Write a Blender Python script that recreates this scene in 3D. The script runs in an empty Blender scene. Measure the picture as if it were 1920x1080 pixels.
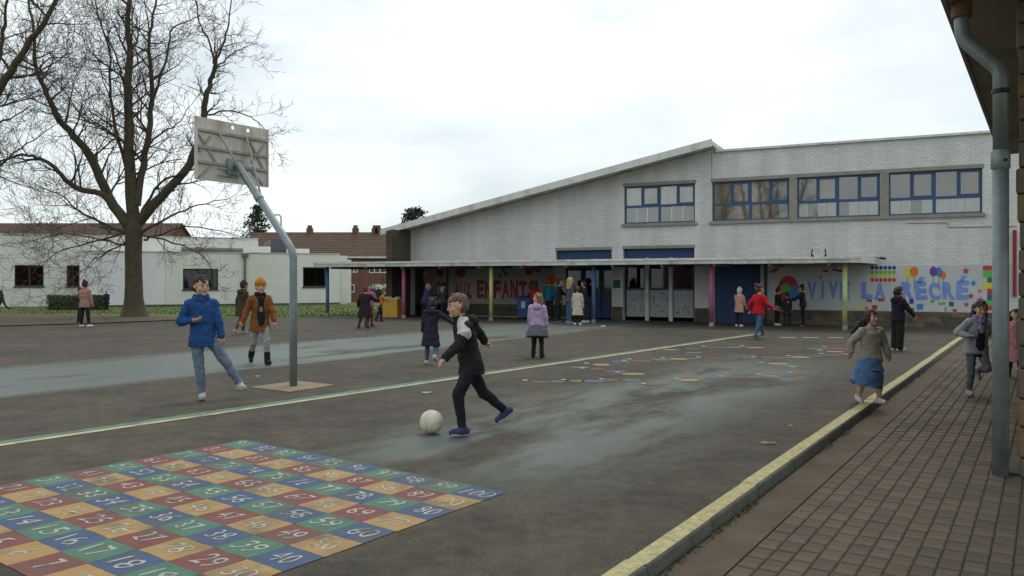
import bpy, bmesh, math, random
import numpy as np
from mathutils import Vector, Matrix, noise
random.seed(7)
R = math.radians
scene = bpy.context.scene
COL = scene.collection

# ------------------------------------------------------------------ camera
F, HY, CH = 1501.0, 522.0, 1.55          # focal length and horizon in photo pixels, eye height
cd = bpy.data.cameras.new('camera'); cam = bpy.data.objects.new('camera', cd); COL.objects.link(cam)
cd.sensor_width = 36; cd.lens = 36*F/1920; cd.clip_start = 0.1; cd.clip_end = 6000
cd.shift_y = -(540-HY)/1920
cam.location = (0, 0, CH); cam.rotation_euler = (R(90), 0, 0)
scene.camera = cam
# ------------------------------------------------------------------ sky, sun, exposure
w = bpy.data.worlds.new('World'); scene.world = w; w.use_nodes = True
nt = w.node_tree; nt.nodes.clear(); N = nt.nodes.new; L = nt.links.new
out = N('ShaderNodeOutputWorld'); bg = N('ShaderNodeBackground'); bg.inputs[1].default_value = 0.1
sky = N('ShaderNodeTexSky'); sky.sky_type = 'NISHITA'; sky.sun_disc = False
SUN_EL, SUN_AZ = 62.0, 25.0
sky.sun_elevation = R(SUN_EL); sky.sun_rotation = R(SUN_AZ); sky.dust_density = 2.0
tc = N('ShaderNodeTexCoord'); mp = N('ShaderNodeMapping'); mp.inputs['Scale'].default_value = (1.6, 1.6, 4.5)
nz = N('ShaderNodeTexNoise'); nz.inputs['Scale'].default_value = 1.5; nz.inputs['Detail'].default_value = 5; nz.inputs['Roughness'].default_value = .5
rp = N('ShaderNodeValToRGB'); rp.color_ramp.elements[0].position = .36; rp.color_ramp.elements[0].color = (.55,)*3+(1,)
rp.color_ramp.elements[1].position = .56; rp.color_ramp.elements[1].color = (1, 1, 1, 1)
mx = N('ShaderNodeMix'); mx.data_type = 'RGBA'
L(tc.outputs['Generated'], mp.inputs[0]); L(mp.outputs[0], nz.inputs['Vector']); L(nz.outputs['Fac'], rp.inputs[0])
L(rp.outputs[0], mx.inputs[0]); L(sky.outputs[0], mx.inputs[6]); mx.inputs[7].default_value = (10.1, 10.9, 11.0, 1)
L(mx.outputs[2], bg.inputs[0]); L(bg.outputs[0], out.inputs[0])
sd = bpy.data.lights.new('sun', 'SUN'); sd.energy = 0.9; sd.angle = R(14); sd.color = (1, .96, .9)
so = bpy.data.objects.new('sun', sd); COL.objects.link(so)
so.rotation_euler = (R(90-SUN_EL), 0, R(180-SUN_AZ))
vs = scene.view_settings; vs.view_transform = 'Standard'; vs.look = 'None'; vs.exposure = 0; vs.gamma = 1

# ------------------------------------------------------------------ helpers: placing
def at(px, py, Y): return Vector(((px-960)/F*Y, Y, CH+(HY-py)/F*Y))
def gp(px, py, z=0.0):
    Y = (CH-z)*F/(py-HY); return Vector(((px-960)/F*Y, Y, z))
KA = R(33.7); KD = Vector((math.sin(KA), math.cos(KA), 0)); KN = Vector((math.cos(KA), -math.sin(KA), 0))  # along the kerb / to its right
def pq(p, q, z=0): return Vector((KD.x*p+KN.x*q, KD.y*p+KN.y*q, z))
FA = R(26.5); FT = math.tan(FA); FC = math.cos(FA); FZ0 = 31.7
def fs(px, yo=0.0):
    k = (px-960)/F; Z = (FZ0+yo/FC)/(1+FT*k); return (k*Z-yo*math.sin(FA))/FC
def fz(px, py, yo=0.0):
    k = (px-960)/F; Z = (FZ0+yo/FC)/(1+FT*k); return CH+(HY-py)/F*Z
# ------------------------------------------------------------------ helpers: objects
def link(o, parent=None):
    COL.objects.link(o)
    if parent is not None: o.parent = parent
    return o
def tag(o, label=None, cat=None, group=None, kind=None):
    if label: o['label'] = label
    if cat: o['category'] = cat
    if group: o['group'] = group
    if kind: o['kind'] = kind
    return o
def empty(name, loc=(0,0,0), rz=0.0):
    o = bpy.data.objects.new(name, None); o.location = loc; o.rotation_euler = (0,0,rz); return link(o)
class MB:
    def __init__(s): s.v = []; s.f = []; s.m = []; s.mi = 0
    def add(s, vs, fs):
        b = len(s.v); s.v += [tuple(x) for x in vs]; s.f += [[b+i for i in f] for f in fs]; s.m += [s.mi]*len(fs)
    def box(s, x0, x1, y0, y1, z0, z1):
        s.add([(x0,y0,z0),(x1,y0,z0),(x1,y1,z0),(x0,y1,z0),(x0,y0,z1),(x1,y0,z1),(x1,y1,z1),(x0,y1,z1)],
              [(0,3,2,1),(4,5,6,7),(0,1,5,4),(1,2,6,5),(2,3,7,6),(3,0,4,7)])
    def hexa(s, b, t):
        s.add(list(b)+list(t), [(0,3,2,1),(4,5,6,7),(0,1,5,4),(1,2,6,5),(2,3,7,6),(3,0,4,7)])
    def poly(s, pts): s.add(pts, [list(range(len(pts)))])
    def prism(s, pts, d):
        n = len(pts); a = [Vector(p) for p in pts]; b = [p+Vector(d) for p in a]
        s.add(a+b, [list(range(n))[::-1], list(range(n, 2*n))]+[(i, (i+1)%n, n+(i+1)%n, n+i) for i in range(n)])
    def tube(s, pts, rad, n=8, cap=True):
        pts = [Vector(p) for p in pts]; rings = []
        up = Vector((0,0,1)); base = len(s.v); prev = None
        for i, p in enumerate(pts):
            d = (pts[min(i+1, len(pts)-1)]-pts[max(i-1, 0)]).normalized()
            a = d.cross(up if abs(d.z) < .95 else Vector((1,0,0))).normalized() if prev is None else (prev-d*prev.dot(d)).normalized()
            prev = a; b = d.cross(a)
            r = rad[i] if hasattr(rad, '__len__') else rad
            for j in range(n):
                t = 2*math.pi*j/n; s.v.append(tuple(p+a*(math.cos(t)*r)+b*(math.sin(t)*r)))
        for i in range(len(pts)-1):
            for j in range(n):
                k = (j+1)%n; s.f.append([base+i*n+j, base+i*n+k, base+(i+1)*n+k, base+(i+1)*n+j]); s.m.append(s.mi)
        if cap:
            s.f.append([base+j for j in range(n)][::-1]); s.m.append(s.mi)
            s.f.append([base+(len(pts)-1)*n+j for j in range(n)]); s.m.append(s.mi)
    def lathe(s, prof, c=(0,0,0), n=16):
        base = len(s.v)
        for r, z in prof:
            for j in range(n):
                t = 2*math.pi*j/n; s.v.append((c[0]+r*math.cos(t), c[1]+r*math.sin(t), c[2]+z))
        for i in range(len(prof)-1):
            for j in range(n):
                k = (j+1)%n; s.f.append([base+i*n+j, base+i*n+k, base+(i+1)*n+k, base+(i+1)*n+j]); s.m.append(s.mi)
    def ell(s, c, r, n=10, rot=None):
        base = len(s.v); c = Vector(c)
        for i in range(1, n):
            th = math.pi*i/n
            for j in range(n*2):
                t = math.pi*j/n; v = Vector((r[0]*math.sin(th)*math.cos(t), r[1]*math.sin(th)*math.sin(t), r[2]*math.cos(th)))
                if rot: v = rot @ v
                s.v.append(tuple(c+v))
        for sg in (1, -1):
            v = Vector((0,0,sg*r[2])); v = rot @ v if rot else v; s.v.append(tuple(c+v))
        m = n*2; T = base+(n-1)*m
        for i in range(n-2):
            for j in range(m):
                k = (j+1)%m; s.f.append([base+i*m+j, base+(i+1)*m+j, base+(i+1)*m+k, base+i*m+k]); s.m.append(s.mi)
        for j in range(m):
            k = (j+1)%m; s.f.append([T, base+j, base+k]); s.f.append([T+1, base+(n-2)*m+k, base+(n-2)*m+j]); s.m += [s.mi]*2
    def mesh(s, name, mats, smooth=False):
        me = bpy.data.meshes.new(name); me.from_pydata(s.v, [], s.f)
        for m in (mats if isinstance(mats, (list, tuple)) else [mats]): me.materials.append(m)
        me.polygons.foreach_set('material_index', s.m)
        if smooth: me.polygons.foreach_set('use_smooth', [True]*len(s.f))
        me.update(); return me
    def build(s, name, mats, parent=None, smooth=False):
        return link(bpy.data.objects.new(name, s.mesh(name, mats, smooth)), parent)
def inst(name, me, parent=None, loc=(0,0,0), rz=0, sc=None):
    o = bpy.data.objects.new(name, me); o.location = loc; o.rotation_euler = (0,0,rz)
    if sc: o.scale = sc
    return link(o, parent)
def bevel(o, wd, seg=2):
    m = o.modifiers.new('bevel', 'BEVEL'); m.width = wd; m.segments = seg; m.limit_method = 'ANGLE'; return o
# ------------------------------------------------------------------ helpers: materials
_mc = {}
def pm(name, col, rough=.8, var=.18, scale=6.0, bump=0.0, bscale=None, metal=0.0, spec=.4, stain=None, stain_amt=.5, stain_scale=1.2):
    key = (name,)
    if key in _mc: return _mc[key]
    m = bpy.data.materials.new(name); m.use_nodes = True; nt = m.node_tree; b = nt.nodes['Principled BSDF']
    b.inputs['Roughness'].default_value = rough; b.inputs['Metallic'].default_value = metal; b.inputs['Specular IOR Level'].default_value = spec
    g = nt.nodes.new('ShaderNodeTexCoord')
    n1 = nt.nodes.new('ShaderNodeTexNoise'); n1.inputs['Scale'].default_value = scale; n1.inputs['Detail'].default_value = 6; n1.inputs['Roughness'].default_value = .65
    nt.links.new(g.outputs['Object'], n1.inputs['Vector'])
    r = nt.nodes.new('ShaderNodeValToRGB'); r.color_ramp.elements[0].position = .3; r.color_ramp.elements[1].position = .7
    r.color_ramp.elements[0].color = tuple(c*(1-var) for c in col)+(1,); r.color_ramp.elements[1].color = tuple(min(1, c*(1+var)) for c in col)+(1,)
    nt.links.new(n1.outputs['Fac'], r.inputs[0]); last = r.outputs[0]
    if stain:
        n3 = nt.nodes.new('ShaderNodeTexNoise'); n3.inputs['Scale'].default_value = stain_scale; n3.inputs['Detail'].default_value = 7
        mpn = nt.nodes.new('ShaderNodeMapping'); mpn.inputs['Scale'].default_value = (1, 1, .35); mpn.inputs['Location'].default_value = (3.1, 7.7, 1.9)
        nt.links.new(g.outputs['Object'], mpn.inputs[0]); nt.links.new(mpn.outputs[0], n3.inputs['Vector'])
        r3 = nt.nodes.new('ShaderNodeValToRGB'); r3.color_ramp.elements[0].position = .5; r3.color_ramp.elements[1].position = .72
        r3.color_ramp.elements[0].color = (0,0,0,1); r3.color_ramp.elements[1].color = (stain_amt,)*3+(1,)
        nt.links.new(n3.outputs['Fac'], r3.inputs[0])
        x = nt.nodes.new('ShaderNodeMix'); x.data_type = 'RGBA'; nt.links.new(r3.outputs[0], x.inputs[0]); nt.links.new(last, x.inputs[6]); x.inputs[7].default_value = tuple(stain)+(1,)
        last = x.outputs[2]
    nt.links.new(last, b.inputs['Base Color'])
    if bump:
        n2 = nt.nodes.new('ShaderNodeTexNoise'); n2.inputs['Scale'].default_value = bscale or scale*6; n2.inputs['Detail'].default_value = 4
        nt.links.new(g.outputs['Object'], n2.inputs['Vector'])
        bp = nt.nodes.new('ShaderNodeBump'); bp.inputs['Strength'].default_value = bump; bp.inputs['Distance'].default_value = .02
        nt.links.new(n2.outputs['Fac'], bp.inputs['Height']); nt.links.new(bp.outputs[0], b.inputs['Normal'])
    _mc[key] = m; return m
def cloth(col, name=None):
    return pm('cloth_%02d_%02d_%02d' % tuple(int(c*99) for c in col) if not name else name, col, .85, .22, 14, .35, 60, spec=.2)
def brickmat(name, c1, c2, mortar, bw, bh, ms=.012, rough=.8, bump=.6, var=.5):
    m = bpy.data.materials.new(name); m.use_nodes = True; nt = m.node_tree; b = nt.nodes['Principled BSDF']; b.inputs['Roughness'].default_value = rough
    b.inputs['Specular IOR Level'].default_value = .35
    g = nt.nodes.new('ShaderNodeTexCoord'); sp = nt.nodes.new('ShaderNodeSeparateXYZ'); cb = nt.nodes.new('ShaderNodeCombineXYZ')
    ad = nt.nodes.new('ShaderNodeMath'); ad.operation = 'ADD'
    nt.links.new(g.outputs['Object'], sp.inputs[0]); nt.links.new(sp.outputs[0], ad.inputs[0]); nt.links.new(sp.outputs[1], ad.inputs[1])
    nt.links.new(ad.outputs[0], cb.inputs[0]); nt.links.new(sp.outputs[2], cb.inputs[1])
    br = nt.nodes.new('ShaderNodeTexBrick'); br.inputs['Scale'].default_value = 1; br.inputs['Brick Width'].default_value = bw; br.inputs['Row Height'].default_value = bh
    br.inputs['Mortar Size'].default_value = ms; br.inputs['Mortar Smooth'].default_value = .3; br.inputs['Bias'].default_value = 0
    br.inputs['Color1'].default_value = tuple(c1)+(1,); br.inputs['Color2'].default_value = tuple(c2)+(1,); br.inputs['Mortar'].default_value = tuple(mortar)+(1,)
    nt.links.new(cb.outputs[0], br.inputs['Vector'])
    n1 = nt.nodes.new('ShaderNodeTexNoise'); n1.inputs['Scale'].default_value = .7; n1.inputs['Detail'].default_value = 8; nt.links.new(g.outputs['Object'], n1.inputs['Vector'])
    mps = nt.nodes.new('ShaderNodeMapping'); mps.inputs['Scale'].default_value = (2.6, 2.6, .22); nt.links.new(g.outputs['Object'], mps.inputs[0]); nt.links.new(mps.outputs[0], n1.inputs['Vector'])
    r = nt.nodes.new('ShaderNodeValToRGB'); r.color_ramp.elements[0].position = .3; r.color_ramp.elements[1].position = .65
    r.color_ramp.elements[0].color = (1-var*.5,)*3+(1,); r.color_ramp.elements[1].color = (1,1,1,1); nt.links.new(n1.outputs['Fac'], r.inputs[0])
    x = nt.nodes.new('ShaderNodeMix'); x.data_type = 'RGBA'; x.blend_type = 'MULTIPLY'; x.inputs[0].default_value = 1
    nt.links.new(br.outputs['Color'], x.inputs[6]); nt.links.new(r.outputs[0], x.inputs[7]); nt.links.new(x.outputs[2], b.inputs['Base Color'])
    bp = nt.nodes.new('ShaderNodeBump'); bp.inputs['Strength'].default_value = bump; bp.inputs['Distance'].default_value = .012; bp.invert = True
    nt.links.new(br.outputs['Fac'], bp.inputs['Height']); nt.links.new(bp.outputs[0], b.inputs['Normal'])
    return m
def glassmat(name, tint, refl=.12):
    m = bpy.data.materials.new(name); m.use_nodes = True; nt = m.node_tree; nt.nodes.clear()
    o = nt.nodes.new('ShaderNodeOutputMaterial'); t = nt.nodes.new('ShaderNodeBsdfTransparent'); t.inputs[0].default_value = tuple(tint)+(1,)
    g = nt.nodes.new('ShaderNodeBsdfGlossy'); g.inputs['Roughness'].default_value = .03
    fr = nt.nodes.new('ShaderNodeFresnel'); fr.inputs[0].default_value = 1.5
    mr = nt.nodes.new('ShaderNodeMath'); mr.operation = 'MULTIPLY_ADD'; mr.inputs[1].default_value = 1.0; mr.inputs[2].default_value = refl
    x = nt.nodes.new('ShaderNodeMixShader'); nt.links.new(fr.outputs[0], mr.inputs[0]); nt.links.new(mr.outputs[0], x.inputs[0])
    nt.links.new(t.outputs[0], x.inputs[1]); nt.links.new(g.outputs[0], x.inputs[2]); nt.links.new(x.outputs[0], o.inputs[0]); return m
def asphalt_mat():
    m = bpy.data.materials.new('asphalt'); m.use_nodes = True; nt = m.node_tree; b = nt.nodes['Principled BSDF']; N = nt.nodes.new; L = nt.links.new
    geo = N('ShaderNodeNewGeometry')
    def noise(sc, det=5, rough=.6, vec=None):
        n = N('ShaderNodeTexNoise'); n.inputs['Scale'].default_value = sc; n.inputs['Detail'].default_value = det; n.inputs['Roughness'].default_value = rough
        L(vec or geo.outputs['Position'], n.inputs['Vector']); return n.outputs['Fac']
    def dot(v):
        d = N('ShaderNodeVectorMath'); d.operation = 'DOT_PRODUCT'; L(geo.outputs['Position'], d.inputs[0]); d.inputs[1].default_value = v; return d.outputs['Value']
    def math_(op, a, c, d=None):
        n = N('ShaderNodeMath'); n.operation = op
        for i, v in enumerate((a, c, d)):
            if v is None: continue
            if isinstance(v, (int, float)): n.inputs[i].default_value = v
            else: L(v, n.inputs[i])
        return n.outputs[0]
    def sstep(v, a, c):
        n = N('ShaderNodeMapRange'); n.interpolation_type = 'SMOOTHSTEP'; L(v, n.inputs[0]); n.inputs[1].default_value = a; n.inputs[2].default_value = c; return n.outputs[0]
    p = dot(KD); q = dot(KN)
    cbn = N('ShaderNodeCombineXYZ'); L(math_('MULTIPLY', p, .35), cbn.inputs[0]); L(q, cbn.inputs[1])
    streak = noise(1.1, 6, .65, cbn.outputs[0]); big = noise(.35, 4); mid = noise(1.7, 6); fine = noise(60, 4, .75)
    qn = math_('ADD', q, math_('MULTIPLY_ADD', streak, 1.6, -.8))
    qe = math_('ADD', q, math_('MULTIPLY_ADD', streak, .7, -.35))
    m1 = math_('MULTIPLY', sstep(qe, -15.6, -14.4), sstep(qe, -11.1, -11.5))
    m1 = math_('MULTIPLY', m1, sstep(noise(.8, 5, .6, cbn.outputs[0]), .28, .5))
    m2 = math_('MULTIPLY', sstep(qn, -5.9, -4.6), sstep(qn, -2.3, -3.6))
    m2 = math_('MULTIPLY', m2, math_('MULTIPLY', sstep(p, 4.0, 6.0), sstep(p, 17.5, 12)))
    m2 = math_('MULTIPLY', m2, sstep(streak, .36, .58))
    mk = math_('MAXIMUM', math_('MULTIPLY', m1, .95), math_('MULTIPLY', m2, .9))
    r = N('ShaderNodeValToRGB'); e = r.color_ramp.elements; e[0].position = .38; e[0].color = (.034,.030,.0225,1); e[1].position = .62; e[1].color = (.106,.089,.063,1)
    mot = noise(6.5, 5, .7)
    L(math_('ADD', math_('ADD', math_('MULTIPLY', mid, .35), math_('MULTIPLY', big, .25)), math_('MULTIPLY', mot, .4)), r.inputs[0])
    fm = N('ShaderNodeMix'); fm.data_type = 'RGBA'; fm.blend_type = 'MULTIPLY'; fm.inputs[0].default_value = 1
    fr = N('ShaderNodeValToRGB'); fr.color_ramp.elements[0].position = .3; fr.color_ramp.elements[0].color = (.5,.5,.5,1); fr.color_ramp.elements[1].position = .7; fr.color_ramp.elements[1].color = (1.45,1.45,1.45,1)
    L(fine, fr.inputs[0]); L(r.outputs[0], fm.inputs[6]); L(fr.outputs[0], fm.inputs[7])
    x = N('ShaderNodeMix'); x.data_type = 'RGBA'; L(mk, x.inputs[0]); L(fm.outputs[2], x.inputs[6]); x.inputs[7].default_value = (.118,.140,.124,1)
    L(x.outputs[2], b.inputs['Base Color'])
    L(math_('MULTIPLY_ADD', mk, -.33, .85), b.inputs['Roughness']); b.inputs['Specular IOR Level'].default_value = .3
    bp = N('ShaderNodeBump'); bp.inputs['Strength'].default_value = .5; bp.inputs['Distance'].default_value = .006; L(fine, bp.inputs['Height']); L(bp.outputs[0], b.inputs['Normal'])
    return m
def paint(name, col, wear=.5, sc=9.0):
    """floor or wall paint worn through to the grey ground"""
    key = ('paint', name)
    if key in _mc: return _mc[key]
    m = pm(name, col, .7, .15, 5, .25, 60, spec=.3, stain=(.10,.093,.078), stain_amt=wear, stain_scale=sc); _mc[key] = m; return m

M = dict(
 asphalt=asphalt_mat(),
 earth=pm('earth', (.10,.075,.045), .95, .35, 3, .5, 20),
 grass=pm('lawn', (.095,.135,.030), .95, .4, 2.2, .8, 40, stain=(.11,.09,.045), stain_amt=.6, stain_scale=.25),
 kerb=pm('kerb_concrete', (.105,.108,.096), .9, .3, 4, .4, 40, stain=(.05,.055,.025), stain_amt=.7, stain_scale=3),
 kerbpaint=pm('kerb_yellow_paint', (.44,.38,.19), .75, .25, 14, .4, 60, stain=(.22,.19,.12), stain_amt=.75, stain_scale=26),
 strip=pm('gutter_screed', (.096,.071,.046), .92, .3, 2.5, .3, 30, stain=(.06,.04,.028), stain_amt=.7, stain_scale=1.5),
 joint=pm('paver_joint', (.035,.03,.02), .95, .3, 5, .3, 30),
 paver=[pm('paver_clay_%s' % n, c, .88, .28, 3.0, .35, 50, stain=(.19,.17,.14), stain_amt=.35, stain_scale=2) for n, c in (('a', (.100,.076,.050)), ('b', (.116,.088,.059)), ('c', (.088,.069,.047)), ('d', (.107,.083,.058)))],
 fbrick=brickmat('grey_painted_brick', (.76,.755,.74), (.66,.66,.65), (.56,.56,.55), .215, .075, .012, bump=.6, var=.35),
 sbrick=brickmat('brown_stone_courses', (.12,.095,.065), (.085,.068,.048), (.06,.052,.04), .45, .17, .015),
 redbrick=brickmat('red_house_brick', (.23,.085,.062), (.19,.07,.055), (.2,.13,.1), .25, .085, .012),
 tiles=pm('brown_roof_tiles', (.10,.062,.042), .85, .25, 1.5, .5, 12),
 white=pm('white_trim', (.66,.66,.63), .6, .1, 3, 0, stain=(.30,.29,.26), stain_amt=.6, stain_scale=2.5),
 fascia=pm('weathered_fascia', (.56,.56,.53), .6, .12, 2, .1, 30, stain=(.20,.19,.165), stain_amt=.85, stain_scale=1.6),
 soffit=pm('soffit_board', (.30,.27,.225), .85, .15, 1.2, .1, 20, stain=(.16,.12,.085), stain_amt=.7, stain_scale=.9),
 render_a=pm('white_render', (.80,.79,.81), .85, .06, .8, .15, 60, stain=(.66,.65,.60), stain_amt=.6, stain_scale=.5),
 render_b=pm('cream_render', (.76,.76,.71), .85, .06, .8, .15, 60, stain=(.60,.60,.48), stain_amt=.6, stain_scale=.5),
 darkframe=pm('dark_window_frame', (.03,.028,.028), .5, .1, 8),
 blueframe=pm('blue_window_frame', (.036,.088,.19), .5, .12, 6, spec=.4),
 navy=pm('blue_door_panel', (.018,.055,.15), .55, .15, 3),
 concrete=pm('concrete_trim', (.27,.25,.21), .85, .18, 3, .2, 30),
 mural=pm('mural_white', (.50,.52,.53), .8, .1, 1.5, .1, 30, stain=(.42,.43,.43), stain_amt=.5, stain_scale=1.0),
 galv=pm('galvanised_steel', (.24,.28,.29), .5, .18, 7, .05, 30, metal=.35, stain=(.15,.13,.10), stain_amt=.5, stain_scale=4),
 board=pm('weathered_backboard', (.56,.53,.47), .75, .12, 5, .1, 30, stain=(.24,.19,.14), stain_amt=.75, stain_scale=3.5),
 boardrib=pm('backboard_batten', (.34,.31,.26), .75, .15, 5, stain=(.18,.14,.10), stain_amt=.6, stain_scale=4),
 bark=pm('tree_bark', (.082,.066,.042), .95, .35, 5, .9, 25, stain=(.075,.085,.035), stain_amt=.6, stain_scale=1.4),
 twig=pm('tree_twigs', (.088,.068,.048), .95, .3, 3),
 hedge=pm('hedge_leaves', (.085,.105,.035), .8, .45, 2.5),
 conifer=pm('conifer_needles', (.035,.05,.028), .85, .45, 1.5),
 darkglass=glassmat('dark_glass', (.5,.51,.53), .01), glass=glassmat('window_glass', (.90,.90,.89), .10),
 dark=pm('dark_interior', (.03,.028,.027), .9, .2, 2), black=pm('black_plastic', (.02,.02,.02), .5, .1, 5),
 skin1=pm('skin_light', (.56,.34,.25), .6, .06, 8, spec=.35), skin2=pm('skin_olive', (.42,.24,.16), .6, .06, 8, spec=.35),
 mouth=pm('lips', (.33,.14,.115), .5, .05, 5), eye=pm('eyes', (.025,.018,.014), .25, .05, 5), eyewhite=pm('eye_white', (.36,.29,.25), .4, .03, 5),
)
def mat_cells(): pass

# ================================================================== THE SETTING
# terrain: one sheet to the horizon, dropping behind the school grounds
b = MB(); ys = [-60, 20, 50, 62, 80, 200, 800, 3000]; zs = [-.25, -.25, -.25, -1.9, -2.0, -2, -2, -2]; xs = [-3000, -400, -80, 0, 80, 400, 3000]
for y, z in zip(ys, zs):
    for x in xs: b.v.append((x, y, z))
nx = len(xs)
for i in range(len(ys)-1):
    for j in range(nx-1): b.f.append([i*nx+j, i*nx+j+1, (i+1)*nx+j+1, (i+1)*nx+j]); b.m.append(0)
tag(b.build('ground', M['grass']), kind='structure')

KQ = -1.92                               # far edge of the yellow kerb; everything left of it is asphalt
def fl(s, yo=0, z=0):                    # facade frame to world
    return Vector((s*FC+yo*math.sin(FA), FZ0-s*math.sin(FA)+yo*FC, z))
edge = [gp(-700, 640), gp(0, 610), gp(330, 599), gp(660, 591.6), fl(fs(735)-.6, .3)]
pts = [pq(-6, KQ), pq(-6, -40), edge[0]]+edge[1:]+[fl(fs(1990), .3)]
# kerb meets facade
s_k = None
for i in range(4000):
    s = i*.01
    v = fl(s, .3); qv = v.x*KN.x+v.y*KN.y
    if qv > KQ: s_k = s; break
pts[-1] = fl(s_k, .3)
b = MB(); b.prism([Vector((p.x, p.y, -.2)) for p in pts], (0, 0, .2)); yard = tag(b.build('schoolyard_asphalt', M['asphalt']), kind='structure')
# lawn and worn earth between yard and white building
b = MB(); lw = [Vector((p.x, p.y, .02)) for p in edge]; far = [Vector((fl(fs(735)-.6,.3).x-.5, 50.5, .02)), Vector((-14, 52, .02)), Vector((-60, 52, .02)), Vector((-60, 22, .02))]
b.prism([Vector((p.x, p.y, -.2)) for p in lw+far], (0, 0, .215)); tag(b.build('lawn', M['grass']), kind='structure')
b = MB(); dn = [gp(-700, 640, .03), gp(0, 610.5, .03), gp(180, 605.5, .03), gp(330, 599.5, .03), gp(345, 596, .03), gp(290, 592, .03), gp(190, 592, .03), gp(90, 589, .03), gp(0, 587, .03), gp(-700, 600, .03)]
b.poly(dn); tag(b.build('worn_earth_path', M['earth']), kind='structure')
# grass blades on the lawn
b = MB(); rg = random.Random(3)
for i in range(9000):
    px = rg.uniform(0, 745); py = rg.uniform(572, 601-.014*px)
    if px < 340 and py > 589: continue
    c = gp(px, py, .02); a = rg.uniform(0, 6.28); h = rg.uniform(.02, .05); d = Vector((math.cos(a)*.03, math.sin(a)*.03, 0))
    b.add([c-d, c+d, c+Vector((rg.uniform(-.03,.03), rg.uniform(-.03,.03), h))], [(0,1,2)])
tag(b.build('lawn_grass_blades', pm('grass_blades', (.10,.15,.035), .9, .35, 1.5)), 'short green grass growing on the lawn before the white building', 'grass', kind='stuff')

# kerb: concrete stones with a yellow painted top
kerb = tag(empty('kerb'), kind='structure'); rg = random.Random(5)
p = -2.0; KL = 25.0
while p < KL:
    ln = 1.0; dz = rg.uniform(-.004, .004)
    b = MB(); a0, a1 = p+.004, p+ln-.004
    b.hexa([pq(a0, KQ+.003, -.19), pq(a1, KQ+.003, -.19), pq(a1, KQ+.165, -.19), pq(a0, KQ+.165, -.19)],
           [pq(a0, KQ+.003, .006+dz), pq(a1, KQ+.003, .006+dz), pq(a1, KQ+.130, .002+dz), pq(a0, KQ+.130, .002+dz)])
    bevel(b.build('kerb_stone', M['kerb'], kerb), .012)
    b = MB(); w0, w1 = KQ+rg.uniform(.004, .012), KQ+rg.uniform(.112, .124)
    b.hexa([pq(a0-.003, w0, .0055+dz), pq(a1+.003, w0, .0055+dz), pq(a1+.003, w1, .002+dz), pq(a0-.003, w1, .002+dz)],
                     [pq(a0-.003, w0, .010+dz), pq(a1+.003, w0, .010+dz), pq(a1+.003, w1, .0065+dz), pq(a0-.003, w1, .0065+dz)])
    b.build('kerb_paint', M['kerbpaint'], kerb); p += ln
# brick pavement (10 cm below the yard)
PV = -.058; Q0 = KQ+.47
pave = tag(empty('brick_pavement'), kind='structure')
b = MB(); b.hexa([pq(-6, KQ+.17, -.24), pq(KL+1, KQ+.17, -.24), pq(KL+1, Q0-.004, -.24), pq(-6, Q0-.004, -.24)], [pq(-6, KQ+.17, PV-.012), pq(KL+1, KQ+.17, PV-.012), pq(KL+1, Q0-.004, PV), pq(-6, Q0-.004, PV)])
b.build('gutter_strip', M['strip'], pave)
b = MB(); b.hexa([pq(-6, Q0, -.24), pq(KL+1, Q0, -.24), pq(KL+1, 6, -.24), pq(-6, 6, -.24)], [pq(-6, Q0, PV-.006), pq(KL+1, Q0, PV-.006), pq(KL+1, 6, PV-.006), pq(-6, 6, PV-.006)])
b.build('joint_bed', M['joint'], pave)
PW, PL = .118, .185
cells = []; rg = random.Random(11)
for c in range(46):
    off = rg.uniform(0, PL)
    for r_ in range(-2, 138):
        q = Q0+(c+.5)*PW; p = r_*PL+off
        v = pq(p, q)
        if p < 1 or p > KL-.3 or v.y < 2.2: continue
        if q > -.15 and p > 8.0: continue
        px = 960+F*v.x/v.y; py = HY+F*(CH-PV)/v.y
        if px > 2300 or py > 1400: continue
        vis = 0 if (px > 1980 or py > 1110) else 1
        cells.append((-vis, v.length, p, q))
cells.sort()
pme = []
for m_ in M['paver']:
    bm = bmesh.new(); bmesh.ops.create_cube(bm, size=1)
    bmesh.ops.scale(bm, vec=(PW-.008, PL-.016, .05), verts=bm.verts)
    top = [e for e in bm.edges if all(v.co.z > 0 for v in e.verts)]; bmesh.ops.bevel(bm, geom=top, offset=.006, segments=1, affect='EDGES')
    me = bpy.data.meshes.new('paver'); bm.to_mesh(me); bm.free(); me.materials.append(m_); pme.append(me)
bst = MB()
for i, (_, _, p, q) in enumerate(cells):
    dz = rg.uniform(-.002, .002); loc = pq(p, q, PV-.025+dz)
    if i < 300:
        o = inst('paver', rg.choice(pme), pave, loc, -KA+rg.uniform(-.02, .02)); o.rotation_euler.x = rg.uniform(-.008, .008)
    else:
        h = PW/2-.004; l = PL/2-.008; bst.mi = rg.randrange(4)
        T = [pq(p-l+.006, q-h+.005, PV+dz), pq(p-l+.006, q+h-.005, PV+dz), pq(p+l-.006, q+h-.005, PV+dz), pq(p+l-.006, q-h+.005, PV+dz)]
        B = [pq(p-l, q-h, PV-.03), pq(p-l, q+h, PV-.03), pq(p+l, q+h, PV-.03), pq(p+l, q-h, PV-.03)]
        bst.hexa(B, T)
tag(bst.build('paver_field', M['paver'], pave), kind='stuff')

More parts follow.
